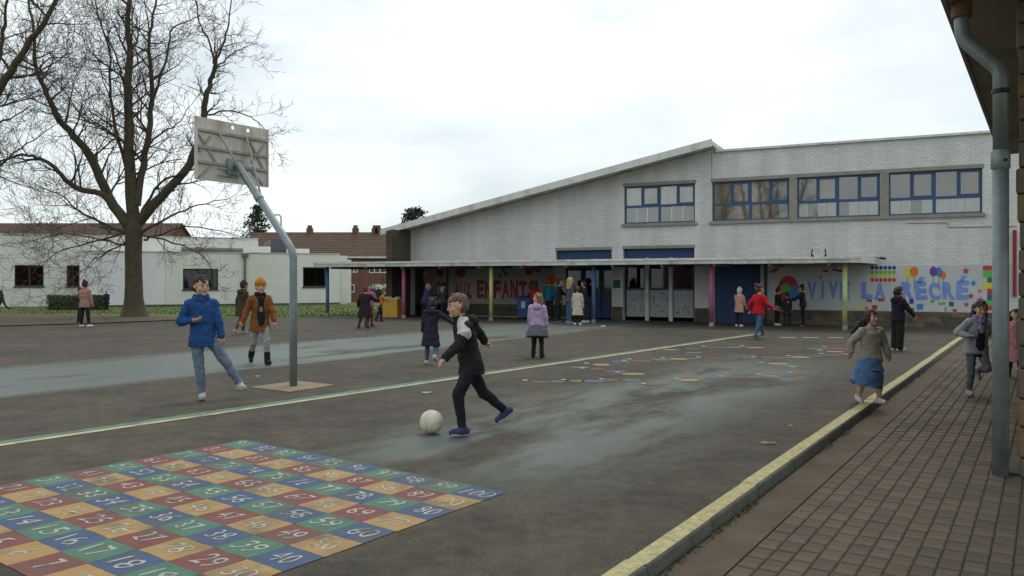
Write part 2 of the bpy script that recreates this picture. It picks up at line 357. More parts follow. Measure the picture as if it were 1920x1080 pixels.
b = MB(); rg = random.Random(17)
for i in range(26):
    pc_ = rg.uniform(3.5, 20); big = rg.random() < .35; n = 60 if big else 22; sp = rg.uniform(.08, .28)
    for j in range(n):
        c = pq(pc_+rg.gauss(0, sp), KQ+.172+abs(rg.gauss(0, .022)), PV-.02+rg.uniform(0, .022)); a = rg.uniform(0, 6.28); t = Vector((math.cos(a), math.sin(a), rg.uniform(-.3, .5)))*rg.uniform(.006, .016); u = Vector((-math.sin(a), math.cos(a), rg.uniform(.2, .9)))*.008
        b.add([c-t, c+u, c+t, c-u*.4], [(0,1,2,3)])
tag(b.build('kerb_moss', pm('moss', (.07,.075,.025), .95, .5, 3)), 'tufts of moss and weeds along the foot of the yellow kerb', 'moss', kind='stuff')
# ------------------------------------------------------------------ text and painted marks
_tc = {}
def text_mesh(body, off=.0):
    if (body, off) in _tc: return _tc[(body, off)]
    cu = bpy.data.curves.new('t', 'FONT'); cu.body = body; cu.offset = off; cu.resolution_u = 3; cu.fill_mode = 'FRONT'
    o = bpy.data.objects.new('t', cu); COL.objects.link(o); dg = bpy.context.evaluated_depsgraph_get()
    me = bpy.data.meshes.new_from_object(o.evaluated_get(dg)); bpy.data.objects.remove(o)
    vs = np.array([v.co[:2] for v in me.vertices]); lo = vs.min(0); hi = vs.max(0)
    fs_ = [list(p.vertices) for p in me.polygons]; _tc[(body, off)] = ((vs-lo)/(hi-lo), fs_, (hi-lo)[0]/(hi-lo)[1]); return _tc[(body, off)]
def text_obj(body, mat, parent, fn, off=.0, name='number'):
    """fn maps (u,v) in the unit box to a 3D point"""
    uv, f, _ = text_mesh(body, off); b = MB(); b.add([fn(u, v) for u, v in uv], f); return b.build(name, mat, parent)

# yellow and green court line
def strip_line(a, c, w0, w1, z, mat, name):
    d = (c-a).normalized(); n = Vector((d.y, -d.x, 0)); b = MB(); k = 40
    for i in range(k):
        p0 = a.lerp(c, i/k); p1 = a.lerp(c, (i+1)/k)
        b.poly([p0+n*w0+Vector((0,0,z)), p1+n*w0+Vector((0,0,z)), p1+n*w1+Vector((0,0,z)), p0+n*w1+Vector((0,0,z))])
    return b.build(name, mat, yard)
la, lb = gp(-120, 852.5), gp(1425, 626)
strip_line(la, lb, -.055, .055, .004, paint('line_yellow', (.46,.43,.27), .65, 5), 'yellow_line')
strip_line(la, lb, -.19, -.075, .004, paint('line_green', (.10,.23,.14), .8, 3), 'green_line')
for px in (1462, 1505, 1552):
    a = gp(px, 633); c = gp(px+30, 633.3); strip_line(a, c, -.12, .12, .004, paint('line_faded', (.34,.34,.27), .8, 4), 'faded_dash')

# number square
GB = gp(951, 924); GU = Vector((.801, -.598, 0)); GV = Vector((.598, .801, 0)); CW, CHH = .316, .279
GO = GB-GU*(10*CW)-GV*(10*CHH)
grid = tag(empty('number_square', GO), 'faded hundred square of coloured numbered cells painted on the asphalt', 'ground marking')
gc = {'b': paint('grid_blue', (.058,.090,.165), .9, 3.2), 'g': paint('grid_green', (.075,.165,.112), .9, 3.2), 'r': paint('grid_red', (.185,.062,.055), .9, 3.2), 'o': paint('grid_orange', (.36,.225,.085), .85, 3.2)}
gw = paint('grid_white', (.40,.39,.335), .85, 9)
for n in range(1, 101):
    r_, c = (n-1)//10, (n-1)%10
    col = ('b' if n % 2 == 0 else 'g') if r_ % 2 else ('o' if n % 2 == 0 else 'r')
    P = lambda u, v, z: GU*((c+u)*CW)+GV*((r_+v)*CHH)+Vector((0,0,z))
    b = MB(); e = [random.uniform(-.022, .002) for _ in range(4)]
    b.poly([P(e[0],e[1],.004), P(.33,e[2]*.8,.004), P(.66,e[3]*.8,.004), P(1+e[1],e[0],.004), P(1+e[2]*.8,.5,.004), P(1+e[3],1+e[2],.004+.0003*(n % 3)), P(.6,1+e[0]*.8,.004), P(.3,1+e[1]*.8,.004), P(e[2],1+e[3],.004), P(e[0]*.8,.5,.004)]); ce = b.build('painted_cell', gc[col], grid)
    t = str(n); ww = {1: .24, 2: .54, 3: .72}[len(t)]; j = random.uniform(-.05, .05); k = random.uniform(-.05, .05); sh = random.uniform(-.06, .1)
    ph = random.uniform(0, 6); text_obj(t, gw, ce, lambda u, v: P(.5+j+(u-.5)*ww+sh*(v-.5)+.022*math.sin(5*v+ph)+.012*math.sin(11*u+ph), .5+k+(v-.5)*.53+.03*math.sin(4*u*len(t)+ph)+.012*math.sin(9*v+2*ph), .0058), -.004)
# snakes of coloured bars
sc_ = [paint('snake_'+n, c, .7, 5) for n, c in (('red', (.19,.075,.06)), ('green', (.09,.18,.12)), ('orange', (.33,.22,.09)), ('blue', (.085,.115,.19)))]
wh = paint('snake_white', (.33,.33,.31), .7, 8)
def snake(path, label):
    e = tag(empty('painted_snake', gp(*path[0])), label, 'ground marking'); o0 = e.location.copy(); k = 0; acc = 0; last = Vector(path[0])
    pts = []
    for a, c in zip(path, path[1:]):
        a, c = Vector(a), Vector(c); n = max(1, round((c-a).length/36))
        pts += [a.lerp(c, i/n) for i in range(n)]
    for i, p in enumerate(pts):
        g = gp(p.x+random.uniform(-5, 5), p.y+random.uniform(-.8, .8)); rx = random.uniform(.13, .22)*g.y/14; ry = random.uniform(.08, .15)*g.y/12
        b = MB(); b.poly([g-o0+Vector((rx*math.copysign(abs(math.cos(t))**.6, math.cos(t)), ry*math.sin(t), .004)) for t in [j*math.pi/8 for j in range(16)]]); b.build('painted_bar', sc_[i % 4], e)
        if i % 2 == 0:
            b = MB(); h = gp(p.x-24+random.uniform(-4, 4), p.y-2.5)-o0; b.poly([h+Vector(((.05*math.cos(t)*g.y/14), .09*math.sin(t)*g.y/14, .006)) for t in [j*math.pi/5 for j in range(10)]]); b.build('painted_dot', wh, e)
snake([(1010,716), (1185,713), (1185,701), (1085,689), (1160,679), (1235,678)], 'worn painted snake of coloured bars nearest the yellow court line')
snake([(1205,676), (1335,672), (1300,662), (1255,656), (1340,652), (1450,651)], 'faded painted snake of coloured bars farthest towards the canopy')
snake([(1228,722), (1262,726), (1295,713), (1345,710), (1475,703), (1530,699)], 'painted snake of coloured bars crossing the pale green patch')
snake([(1510,691), (1455,683), (1405,672), (1500,670), (1595,664), (1530,655), (1610,652)], 'faded painted snake of bars nearest the yellow-green post')
# scraps lying about
def scrap(px, py, col, sx, sy, label):
    g = gp(px, py); b = MB(); n = 7; pr = [(sx*math.cos(t)*random.uniform(.7, 1.1), sy*math.sin(t)*random.uniform(.7, 1.1)) for t in [i*2*math.pi/n for i in range(n)]]
    zt = [random.uniform(.008, .03) for _ in range(n)]
    b.add([g+Vector((x, y, .005)) for x, y in pr]+[g+Vector((x*.8, y*.8, z)) for (x, y), z in zip(pr, zt)], [list(range(n))[::-1], list(range(n, 2*n))]+[(i, (i+1) % n, n+(i+1) % n, n+i) for i in range(n)])
    tag(b.build('litter_scrap', cloth(col)), label, 'litter')
scrap(800, 737, (.30,.42,.20), .085, .04, 'small pale green scrap on the asphalt beyond the ball')
scrap(1131, 612, (.7,.7,.66), .11, .07, 'white crumpled scrap on the ground before the blue post')
scrap(1440, 832, (.4,.36,.2), .10, .03, 'straw-coloured flat scrap on the asphalt left of the kerb')
scrap(1482, 800, (.5,.5,.46), .03, .02, 'tiny pale scrap on the asphalt by the kerb')
scrap(483, 706, (.5,.5,.47), .05, .03, 'tiny white scrap on the asphalt beside the basketball pole pad')

# ================================================================== SCHOOL BUILDING with the mural walls
SB = empty('school_building', (0, FZ0, 0), -FA); tag(SB, 'grey brick school building with blue windows, sloping roof and painted murals', 'building')
TOPZ = 5.98; s_l = fs(770); s_g = fs(1334); s_r = fs(1940); zl = 3.58; zg = 6.08
ops = []     # openings (s0,s1,z0,z1)
WZ0, WZ1 = 3.56, 4.94
wins = [(1170, 1303), (1335, 1480), (1494, 1650), (1666, 1842)]
for a, c in wins: ops.append((fs(a), fs(c), WZ0, WZ1))
D1 = (fs(1042), fs(1147), -.05, 2.62); D2 = (fs(1168), fs(1302), -.05, 2.64); D3 = (fs(1340), fs(1426), -.05, 2.1)
ops += [(D1[0], D1[1], 2.06, D1[3]), (s_l+.02, D1[1], -.05, 2.06), D2, D3]
bm = bmesh.new()
S_ = sorted(set([s_l, s_g, s_r]+[v for o in ops for v in o[:2]])); Z_ = sorted(set([-.05, 7.0]+[v for o in ops for v in o[2:]]))
vd = {}
def gv(x, z):
    if (x, z) not in vd: vd[(x, z)] = bm.verts.new((x, 0, z))
    return vd[(x, z)]
for i in range(len(S_)-1):
    for j in range(len(Z_)-1):
        cx, cz = (S_[i]+S_[i+1])/2, (Z_[j]+Z_[j+1])/2
        if any(o[0] < cx < o[1] and o[2] < cz < o[3] for o in ops): continue
        bm.faces.new([gv(S_[i], Z_[j]), gv(S_[i+1], Z_[j]), gv(S_[i+1], Z_[j+1]), gv(S_[i], Z_[j+1])])
d = Vector((s_g-s_l, 0, zg-zl)); n1 = Vector((-d.z, 0, d.x)).normalized()
def cut(co, no, test):
    g = [f for f in bm.faces if test(f.calc_center_median())]
    geom = g+list({e for f in g for e in f.edges})+list({v for f in g for v in f.verts})
    bmesh.ops.bisect_plane(bm, geom=geom, plane_co=co, plane_no=no, clear_outer=True)
cut((s_l, 0, zl), n1, lambda c: c.x < s_g); cut((0, 0, TOPZ), (0, 0, 1), lambda c: c.x > s_g)
bmesh.ops.recalc_face_normals(bm, faces=bm.faces)
if bm.faces[0].normal.y > 0: bmesh.ops.reverse_faces(bm, faces=bm.faces)
me = bpy.data.meshes.new('wall'); bm.to_mesh(me); bm.free(); me.materials.append(M['fbrick'])
wall = link(bpy.data.objects.new('wall', me), SB); so_ = wall.modifiers.new('solid', 'SOLIDIFY'); so_.thickness = .30; so_.offset = -1
# body behind
RY = 1.0
b = MB(); b.box(D1[1]+.02, s_r, .9, 9, -.05, 3.2); b.box(s_l+.05, D1[1]+.02, RY+.35, 9, -.05, 3.2); b.box(s_l+.05, D1[1]+.02, .32, RY+.35, 2.1, 3.2); b.box(s_g+.1, s_r, .9, 9, 3.2, TOPZ-.1); b.build('inner_core', M['dark'], SB)
b = MB(); b.box(s_g+.32, s_r+.05, .28, 9.2, TOPZ-.12, TOPZ-.04); b.build('flat_roof', M['fascia'], SB)
b = MB(); b.box(s_g+.14, s_r+.1, -.10, .42, TOPZ+.003, TOPZ+.075); b.build('parapet_coping', M['white'], SB)
# sloping roof with overhang and white verge board
sl0 = fs(712, -1.0); tz = (zg-zl)/(s_g-s_l)
def rz(s): return zl+(s-s_l)*tz
e1 = s_g+.18
b = MB(); b.hexa([(sl0, -.85, rz(sl0)+.02), (e1, -.85, rz(e1)+.02), (e1, 9.5, rz(e1)+.02), (sl0, 9.5, rz(sl0)+.02)], [(sl0, -.85, rz(sl0)+.16), (e1, -.85, rz(e1)+.16), (e1, 9.5, rz(e1)+.16), (sl0, 9.5, rz(sl0)+.16)]); b.build('roof', M['fascia'], SB)
b = MB(); b.hexa([(sl0-.05, -.90, rz(sl0)-.05), (e1+.03, -.90, rz(e1)-.05), (e1+.03, -.853, rz(e1)-.05), (sl0-.05, -.853, rz(sl0)-.05)], [(sl0-.05, -.90, rz(sl0)+.20), (e1+.03, -.90, rz(e1)+.20), (e1+.03, -.853, rz(e1)+.20), (sl0-.05, -.853, rz(sl0)+.20)]); b.build('verge_board', M['white'], SB)
# stone wing wall at the low end
b = MB(); yw = -1.35; b.hexa([(s_l-.30, yw, -.1), (s_l-.003, yw, -.1), (s_l-.003, 1.6, -.1), (s_l-.30, 1.6, -.1)], [(s_l-.30, yw, rz(s_l-.3)-.03), (s_l-.003, yw, rz(s_l)-.03), (s_l-.003, 1.6, rz(s_l)-.03), (s_l-.30, 1.6, rz(s_l-.3)-.03)]); b.build('stone_wing_wall', M['sbrick'], SB)
b = MB(); b.box(s_l+.0, D1[0]-.003, RY, RY+.3, -.05, 2.1); b.build('porch_wall', M['fbrick'], SB)
b = MB(); b.box(D1[1]+.003, D1[1]+.2, .302, RY+.3, -.05, 2.1); b.build('porch_cheek', M['fbrick'], SB)
# plinth of stones
rg = random.Random(4); stm = [pm('plinth_stone_%d' % i, c, .9, .3, 4, .5, 25) for i, c in enumerate([(.125,.098,.066), (.10,.082,.058), (.14,.115,.08), (.09,.075,.06)])]
def plinth(a, c, h=.50, rows=3, yo=0.0):
    rh = h/rows
    for r_ in range(rows):
        x = a
        while x < c-.05:
            l = min(rg.uniform(.3, .62), c-x)
            if c-x-l < .15: l = c-x
            b = MB(); b.box(x+.005, x+l-.005, yo-.05-rg.uniform(0, .012), yo-.002, r_*rh+.004, (r_+1)*rh-.004); b.build('plinth_stone', rg.choice(stm), SB); x += l
plinth(D3[1]+.02, s_r, .50); plinth(s_l+.01, D1[0]-.02, .5, 3, RY); plinth(D1[1]+.02, D2[0]-.02, .5, 3); plinth(D2[1]+.02, D3[0]-.02, .5, 3)
# windows
bl = {'w': pm('blind_cream', (.90,.79,.64), .9, .25, 1.2), 'g': pm('blind_grey', (.25,.225,.185), .9, .2, 1.2), 'm': pm('frosted_film', (.86,.98,.92), .7, .06, 2), 'd': pm('room_dark', (.09,.08,.07), .9, .3, 1.5), 't': pm('blind_tan', (.60,.47,.34), .9, .25, 1.2), 'k': pm('green_board', (.15,.20,.17), .8, .2, 2)}
def window(s0, s1, z0, z1, up, low, tr=.43, y=.12):
    wn = empty('window', (s0, y, z0)); wn.parent = SB; W, Hh = s1-s0, z1-z0; fw = .055
    b = MB(); b.box(0, W, -.03, .04, 0, fw); b.box(0, W, -.03, .04, Hh-fw, Hh); b.box(0, fw, -.027, .037, fw, Hh-fw); b.box(W-fw, W, -.027, .037, fw, Hh-fw)
    zt = Hh*tr; b.box(fw, W-fw, -.024, .034, zt-.045, zt+.045)
    for i in range(1, 4):
        x = W*i/4; t = .04 if i == 2 else .028; b.box(x-t, x+t, -.021, .031, zt+.045, Hh-fw)
    b.box(W/2-.045, W/2+.045, -.021, .031, fw, zt-.045); b.build('frame', M['blueframe'], wn)
    xs = [fw, W/4-.035, W/4+.035, W/2-.045, W/2+.045, W*3/4-.035, W*3/4+.035, W-fw]
    for i, k in enumerate(up):
        x0, x1 = xs[2*i], xs[2*i+1]
        b = MB(); b.box(x0, x1, .0, .006, zt+.045, Hh-fw); b.build('pane', M['glass'], wn)
        b = MB(); b.box(x0-.03, x1+.03, .045, .05, zt, Hh-.02); b.build('blind', bl[k], wn)
        if i in (1, 3):
            b = MB(); t = .04
            b.box(x0, x1, -.035, .0, zt+.045, zt+.045+t); b.box(x0, x1, -.035, .0, Hh-fw-t, Hh-fw); b.box(x0, x0+t, -.033, -.001, zt+.045+t, Hh-fw-t); b.box(x1-t, x1, -.033, -.001, zt+.045+t, Hh-fw-t); b.build('casement', M['blueframe'], wn)
    for i in range(2):
        x0, x1 = (fw, W/2-.045) if i == 0 else (W/2+.045, W-fw)
        b = MB(); b.box(x0, x1, .0, .006, fw, zt-.045); b.build('pane', M['glass'], wn)
        ks = low[i]; n = len(ks)
        for j, k in enumerate(ks):
            b = MB(); xa, xb = x0+(x1-x0)*j/n, x0+(x1-x0)*(j+1)/n; b.box(xa, xb-.01, .012, .018, .03, zt-.02); b.build('lower_blind', bl[k], wn)
    return wn
window(ops[0][0], ops[0][1], WZ0, WZ1, 'wtww', ('kkd', 'dkk'), .46)
window(ops[1][0], ops[1][1], WZ0, WZ1, 'tttg', ('ttt', 'tttm'), .42)
window(ops[2][0], ops[2][1], WZ0, WZ1, 'gtgg', ('mgmm', 'gmmm'), .40)
window(ops[3][0], ops[3][1], WZ0, WZ1, 'gggg', ('mmgm', 'mmm'), .38)
for a, c in ((ops[0][0], ops[0][1]), (ops[1][0], ops[3][1])):
    b = MB(); b.box(a-.08, c+.08, -.09, .09, WZ0-.11, WZ0-.003); b.build('window_sill', M['concrete'], SB)
    b = MB(); b.box(a-.04, c+.04, -.03, .09, WZ1+.003, WZ1+.12); b.build('lintel', M['concrete'], SB)
for i in (1, 2):
    b = MB(); b.box(ops[i][1]+.01, ops[i+1][0]-.01, -.035, .2, WZ0, WZ1); b.build('window_pier', M['concrete'], SB)
for o in (D1, D2):
    b = MB(); b.box(o[0]-.02, o[1]+.02, -.02, .1, o[3]+.003, o[3]+.11); b.build('lintel', M['concrete'], SB)
# blue doors (left opening), three bays (right opening), blue wall panel
b = MB(); s0, s1 = D1[0], D1[1]; b.box(s0, s1, .16, .2, 2.07, D1[3]); b.build('transom_panel', M['navy'], SB)
for i in range(3):
    x0 = s0+(s1-s0)*i/3+.015; x1 = s0+(s1-s0)*(i+1)/3-.015; dr = empty('door', (x0, RY-.05, 0)); dr.parent = SB; W = x1-x0
    b = MB(); b.box(0, W, 0, .05, .02, .85); b.box(0, .09, 0, .05, .85, 1.95); b.box(W-.09, W, 0, .05, .85, 1.95); b.box(.09, W-.09, 0, .05, 1.85, 1.95); b.build('door_leaf', M['navy'], dr)
    b = MB(); b.box(.09, W-.09, .02, .026, .85, 1.85); b.build('pane', M['darkglass'], dr)
    b = MB(); b.tube([(W-.05, -.04, .95), (W-.05, -.04, 1.15)], .012); b.build('handle', M['galv'], dr)
s0, s1 = D2[0], D2[1]
b = MB(); b.box(s0, s1, .17, .21, 2.02, D2[3]-.003); b.build('transom_panel', M['navy'], SB)
hp = [cloth(c) for c in ((.3,.06,.06), (.06,.1,.3), (.08,.2,.1), (.35,.25,.05), (.2,.08,.25))]
for i in range(3):
    x0 = s0+(s1-s0)*i/3+.08; x1 = s0+(s1-s0)*(i+1)/3-.08; by = empty('window_bay', (x0, .18, 0)); by.parent = SB; W = x1-x0
    b = MB(); b.box(0, W, 0, .04, .14, 1.12); b.build('painted_panel', pm('bay_panel', (.40,.41,.42), .8, .1, 2), by)
    for j in range(26):
        cx, cz = rg.uniform(.06, W-.06), rg.uniform(.2, 1.08); b = MB(); r0 = rg.uniform(.018, .032)
        b.poly([(cx+r0*math.cos(t)*rg.uniform(.6, 1.2), -.003, cz+r0*math.sin(t)*rg.uniform(.6, 1.2)) for t in [k*math.pi/4 for k in range(8)]][::-1]); b.build('handprint', rg.choice(hp), by)
    b = MB(); b.box(0, W, .0, .05, 1.13, 1.20); b.box(0, .05, 0, .05, 1.2, 2.0); b.box(W-.05, W, 0, .05, 1.2, 2.0); b.build('frame', M['navy'], by)
    b = MB(); b.box(.05, W-.05, .02, .026, 1.2, 2.0); b.build('pane', M['darkglass'], by)
    if i:
        b = MB(); b.box(-.145, -.015, -.1, .06, 0, 2.3); b.build('column', M['white'], by)
b = MB(); n = 6; s0, s1 = D3[0], D3[1]
for i in range(n):
    b = MB(); b.box(s0+(s1-s0)*i/n+.004, s0+(s1-s0)*(i+1)/n-.004, .06, .1, 0, 2.09); b.build('blue_board', M['navy'], SB)
b = MB(); b.box(fs(1150), fs(1163), -.03, -.002, fz(1157, 540), fz(1157, 525)); b.build('green_notice', cloth((.04,.16,.06)), SB)
# --- murals
YO = 0.0
def mural(px0, px1, z0, z1, label):
    o = empty('mural_panel', (0, 0, 0)); o.parent = SB; b = MB(); b.box(fs(px0, YO), fs(px1, YO), YO-.012, YO-.002, z0, z1); b.build('painted_ground', M['mural'] if px0 > 1200 else pm('mural_shaded', (.33,.335,.33), .85, .15, 1.5, .1, 30, stain=(.24,.24,.23), stain_amt=.6, stain_scale=1), o); o['label'] = label; return o  # left mural ground is darker: canopy shade put into its paint colour
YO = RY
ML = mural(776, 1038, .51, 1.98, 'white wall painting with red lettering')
YO = 0.0
MR = mural(1430, 1930, .51, 1.98, 'white wall painting with blue lettering and balloons')
def letters(body, px0, px1, py0, py1, mat, par, name='lettering', off=.03):
    a, c = fs(px0, YO), fs(px1, YO); z0 = fz((px0+px1)/2, py1, YO); z1 = fz((px0+px1)/2, py0, YO)
    for ch_i, ch in enumerate(body):
        if ch == ' ': continue
        n = len(body); x0 = a+(c-a)*ch_i/n; x1 = a+(c-a)*(ch_i+1)/n; g = (x1-x0)*(.36 if ch == 'I' else .06)
        top = z1+(.34*(z1-z0) if ch == 'É' else 0)
        ph = random.uniform(0, 6); sk = random.uniform(-.08, .08); dz_ = random.uniform(-.04, .04)
        text_obj(ch, mat, par, lambda u, v: (x0+g+(x1-x0-2*g)*(u+sk*(v-.5)+.03*math.sin(6*v+ph)), YO-.017, z0+(top-z0)*(v+dz_+.025*math.sin(6*u+ph))), off, name)
redl = pm('mural_red', (.27,.022,.028), .7, .12, 3); bluel = pm('mural_blue', (.17,.28,.62), .7, .14, 3)  # red of the left mural darkened to carry the canopy shade
YO = RY
letters('PLACE', 782, 838, 528, 558, redl, ML); letters('AUX', 852, 884, 528, 558, redl, ML); letters('ENFANTS', 893, 1006, 526, 560, redl, ML, off=.05)
YO = 0.0
letters('VIVE', 1512, 1594, 528, 562, bluel, MR, off=.06); letters('LA', 1614, 1662, 529, 561, bluel, MR, off=.06); letters('RÉCRÉ', 1689, 1818, 529, 562, bluel, MR, off=.06)
def disc(px, py, rx, ry, mat, par, name, y=-.0155, n=18, star=False):
    y += YO; c = (fs(px, YO), y, fz(px, py, YO)); k = (fs(px+1, YO)-fs(px, YO)); m_ = (fz(px, py-1, YO)-fz(px, py, YO)); b = MB(); pts = []
    for i in range(10 if star else n):
        t = math.pi/2+i*2*math.pi/(10 if star else n); q = (1 if i % 2 == 0 else .45) if star else 1
        pts.append((c[0]+rx*k*q*math.cos(t), y, c[2]+ry*m_*q*math.sin(t)))
    b.poly(pts[::1]); return b.build(name, mat, par)
def rect(px0, px1, py0, py1, mat, par, name, y=-.0155):
    y += YO; b = MB(); pm_ = (px0+px1)/2; b.poly([(fs(px0, YO), y, fz(pm_, py1, YO)), (fs(px1, YO), y, fz(pm_, py1, YO)), (fs(px1, YO), y, fz(pm_, py0, YO)), (fs(px0, YO), y, fz(pm_, py0, YO))]); return b.build(name, mat, par)
C = lambda n, c: pm('mural_'+n, c, .7, .1, 4)
cN, cG, cY, cR, cO, cP, cB, cT, cM = C('navy', (.03,.05,.22)), C('green', (.12,.42,.08)), C('yellow', (.62,.55,.06)), C('crimson', (.42,.04,.06)), C('orange', (.62,.17,.04)), C('purple', (.15,.06,.25)), C('azure', (.06,.20,.50)), C('teal', (.03,.12,.14)), C('magenta', (.38,.05,.18))
for r_, (y_, m_) in enumerate(((502, cN), (510.5, cG), (517.5, cY), (525, cR))):
    for i in range(6): disc(1635.5+i*8.2, y_, 3.6, 3.6, m_, MR, 'painted_dot', n=12)
for px, py, rx, ry, m_, ly in ((1702, 512, 6, 10, cY, 540), (1714, 509, 8, 9.5, cO, 545), (1750, 509, 7, 9.5, cP, 540), (1760.5, 510, 6, 9.5, cB, 545), (1768.5, 516, 5.5, 8, cO, 530)):
    rect(px-.5, px+.5, py+ry, ly, cT, MR, 'balloon_string', -.0150); disc(px, py, rx, ry, m_, MR, 'painted_balloon', -.0175)
for px, py, r_, m_ in ((1811, 508, 8, cM), (1825, 531, 7, cB), (1837, 546, 6, cO), (1820, 555, 7, cR), (1838, 563, 8, cM), (1812, 571, 6, cM)): disc(px, py, r_, r_, m_, MR, 'painted_star', star=True)
for (px, py, w_, h_, m_) in ((1591, 561, 4, 3, cY), (1612, 573, 4, 4, cY), (1630, 563, 5, 3, cR), (1652, 562, 6, 3, cR), (1640, 576, 5, 4, cR), (1709, 565, 4, 4.5, cN), (1725, 575, 6, 5.5, cB), (1748, 565, 4, 3, cG), (1766, 569, 7, 2.5, cG), (1784, 570, 4.5, 4.5, cT), (1773, 580, 2, 4, cG), (1711, 580, 3, 2.5, cT), (1790, 582, 4, 2.5, cR), (1600, 578, 6, 2, cY), (1625, 578, 3, 3, cO)):
    rect(px-w_, px+w_, py-h_, py+h_, m_, MR, 'painted_block')
for i, (y0, y1, m_) in enumerate(((498, 507, cR), (507, 520, cG), (520, 530, cT), (530, 541, cY), (541, 552, cR), (552, 563, cT), (563, 573, cG), (573, 582, cR))): rect(1843 if i not in (2, 4, 5) else 1851, 1880, y0, y1, m_, MR, 'painted_totem_band')
disc(1478, 541, 19, 24, cR, MR, 'painted_wheel'); disc(1489, 550, 9, 16, cB, MR, 'painted_wheel_blue', -.0165); disc(1473, 541, 10, 9, cG, MR, 'painted_wheel_green', -.0172)
for px, py in ((1548, 508), (1565, 506), (1575, 508), (1449, 509), (1455, 505)): disc(px, py, 6, 2.5, cR, MR, 'painted_bird')
disc(1539, 520, 4, 4, cO, MR, 'painted_sun')
YO = RY
for px, py, r_, m_ in ((826, 511, 7, redl), (864, 511, 9, redl), (992, 507, 8, redl), (1008, 505, 6, redl), (1035, 523, 9, cO), (944, 505, 4, cT), (949, 514, 4, cT), (938, 516, 3, cT)): disc(px, py, r_, r_*1.1, m_, ML, 'painted_figure')
for i in range(14): rect(878+i*8.5, 885+i*8.5, 552.5+(i % 2)*4, 560, (cR, cY, cB, cG, cO)[i % 5], ML, 'painted_tile') if 878+i*8.5 < 1000 else None
for px, py in ((780, 517), (786, 530), (779, 543), (798, 514), (784, 553)): rect(px-5, px+5, py-5, py+5, cY if px != 786 else redl, ML, 'painted_block')
YO = 0.0
b = MB(); b.tube([(fs(840, RY), RY-.05, 0), (fs(840, RY), RY-.05, 2.05)], .035); b.build('dark_pipe', M['black'], SB)
b = MB(); b.tube([(fs(1436), -.05, 0), (fs(1436), -.05, 2.0)], .04); b.build('dark_pipe', M['black'], SB)
b = MB(); b.tube([(fs(1902), -.08, 1.0), (fs(1902), -.08, 3.0)], .05); b.build('red_pipe', cloth((.30,.035,.045)), SB)
# long cable line and vents on the upper wall
b = MB(); b.tube([(fs(1700), -.015, 3.30), (fs(1776), -.015, 3.28), (fs(1778), -.015, 3.14), (fs(1905), -.015, 3.12)], .012, 5); b.build('wall_cable', M['concrete'], SB)

# ------------------------------------------------------------------ covered walkway
yc = -2.75; CW_ = empty('covered_walkway', (0, FZ0, 0), -FA); tag(CW_, 'long flat canopy on coloured posts along the school wall', 'canopy')
ca, cb_ = fs(588, yc), fs(1612, yc); ce = fs(1650, -.2); UZ, TZ = 2.02, 2.20
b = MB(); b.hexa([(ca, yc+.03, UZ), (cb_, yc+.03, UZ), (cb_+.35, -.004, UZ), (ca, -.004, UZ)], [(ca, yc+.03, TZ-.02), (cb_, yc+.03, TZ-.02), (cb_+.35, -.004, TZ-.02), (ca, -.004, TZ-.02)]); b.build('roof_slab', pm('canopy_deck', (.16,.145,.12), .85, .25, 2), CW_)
x = ca; i = 0
while x < cb_-.01:
    x1 = min(x+2.4, cb_); b = MB(); dz = rg.uniform(-.008, .008)
    b.box(x+.004, x1-.004, yc-.015, yc+.027, UZ-.01+dz, TZ-.07); b.build('fascia_board', M['fascia'], CW_)
    b = MB(); b.box(x+.002, x1-.002, yc-.04, yc+.1, TZ-.067, TZ+.005+dz); b.build('metal_trim', M['white'], CW_); x = x1
b = MB(); b.hexa([(cb_+.003, yc-.02, UZ-.01), (cb_+.05, yc-.02, UZ-.01), (cb_+.40, -.01, UZ-.01), (cb_+.353, -.01, UZ-.01)], [(cb_+.003, yc-.02, TZ), (cb_+.05, yc-.02, TZ), (cb_+.40, -.01, TZ), (cb_+.353, -.01, TZ)]); b.build('end_fascia', M['white'], CW_)
pc = {'pink': pm('post_pink', (.36,.09,.19), .6, .15, 5, stain=(.25,.2,.18), stain_amt=.6, stain_scale=4), 'lime': pm('post_lime', (.42,.52,.20), .6, .12, 5, stain=(.10,.13,.07), stain_amt=.75, stain_scale=4), 'blue': pm('post_blue', (.055,.12,.26), .6, .15, 5, stain=(.22,.22,.22), stain_amt=.6, stain_scale=4)}
yp = -2.35
for px, c in ((614, 'blue'), (757, 'pink'), (921, 'lime'), (1113, 'blue'), (1334, 'pink'), (1584, 'lime')):
    x = fs(px, yp); po = empty('post', (x, yp, 0)); po.parent = CW_; po['label'] = c+' painted steel canopy post'
    b = MB(); r0 = .072; b.tube([(0, 0, -.02), (0, 0, UZ-.002)], r0, 14); b.build('shaft', pc[c], po, True)
    b = MB(); b.lathe([(r0+.002, -.02), (r0+.012, -.02), (r0+.012, .10), (r0+.002, .13)], n=14); b.build('shoe', M['galv'] if c != 'pink' else pm('post_base', (.33,.27,.27), .8, .2, 5), po)
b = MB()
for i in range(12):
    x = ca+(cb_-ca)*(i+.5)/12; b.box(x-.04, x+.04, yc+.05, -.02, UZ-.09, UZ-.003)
b.build('cross_beams', pm('beam_paint', (.17,.155,.13), .85, .2, 3), CW_)
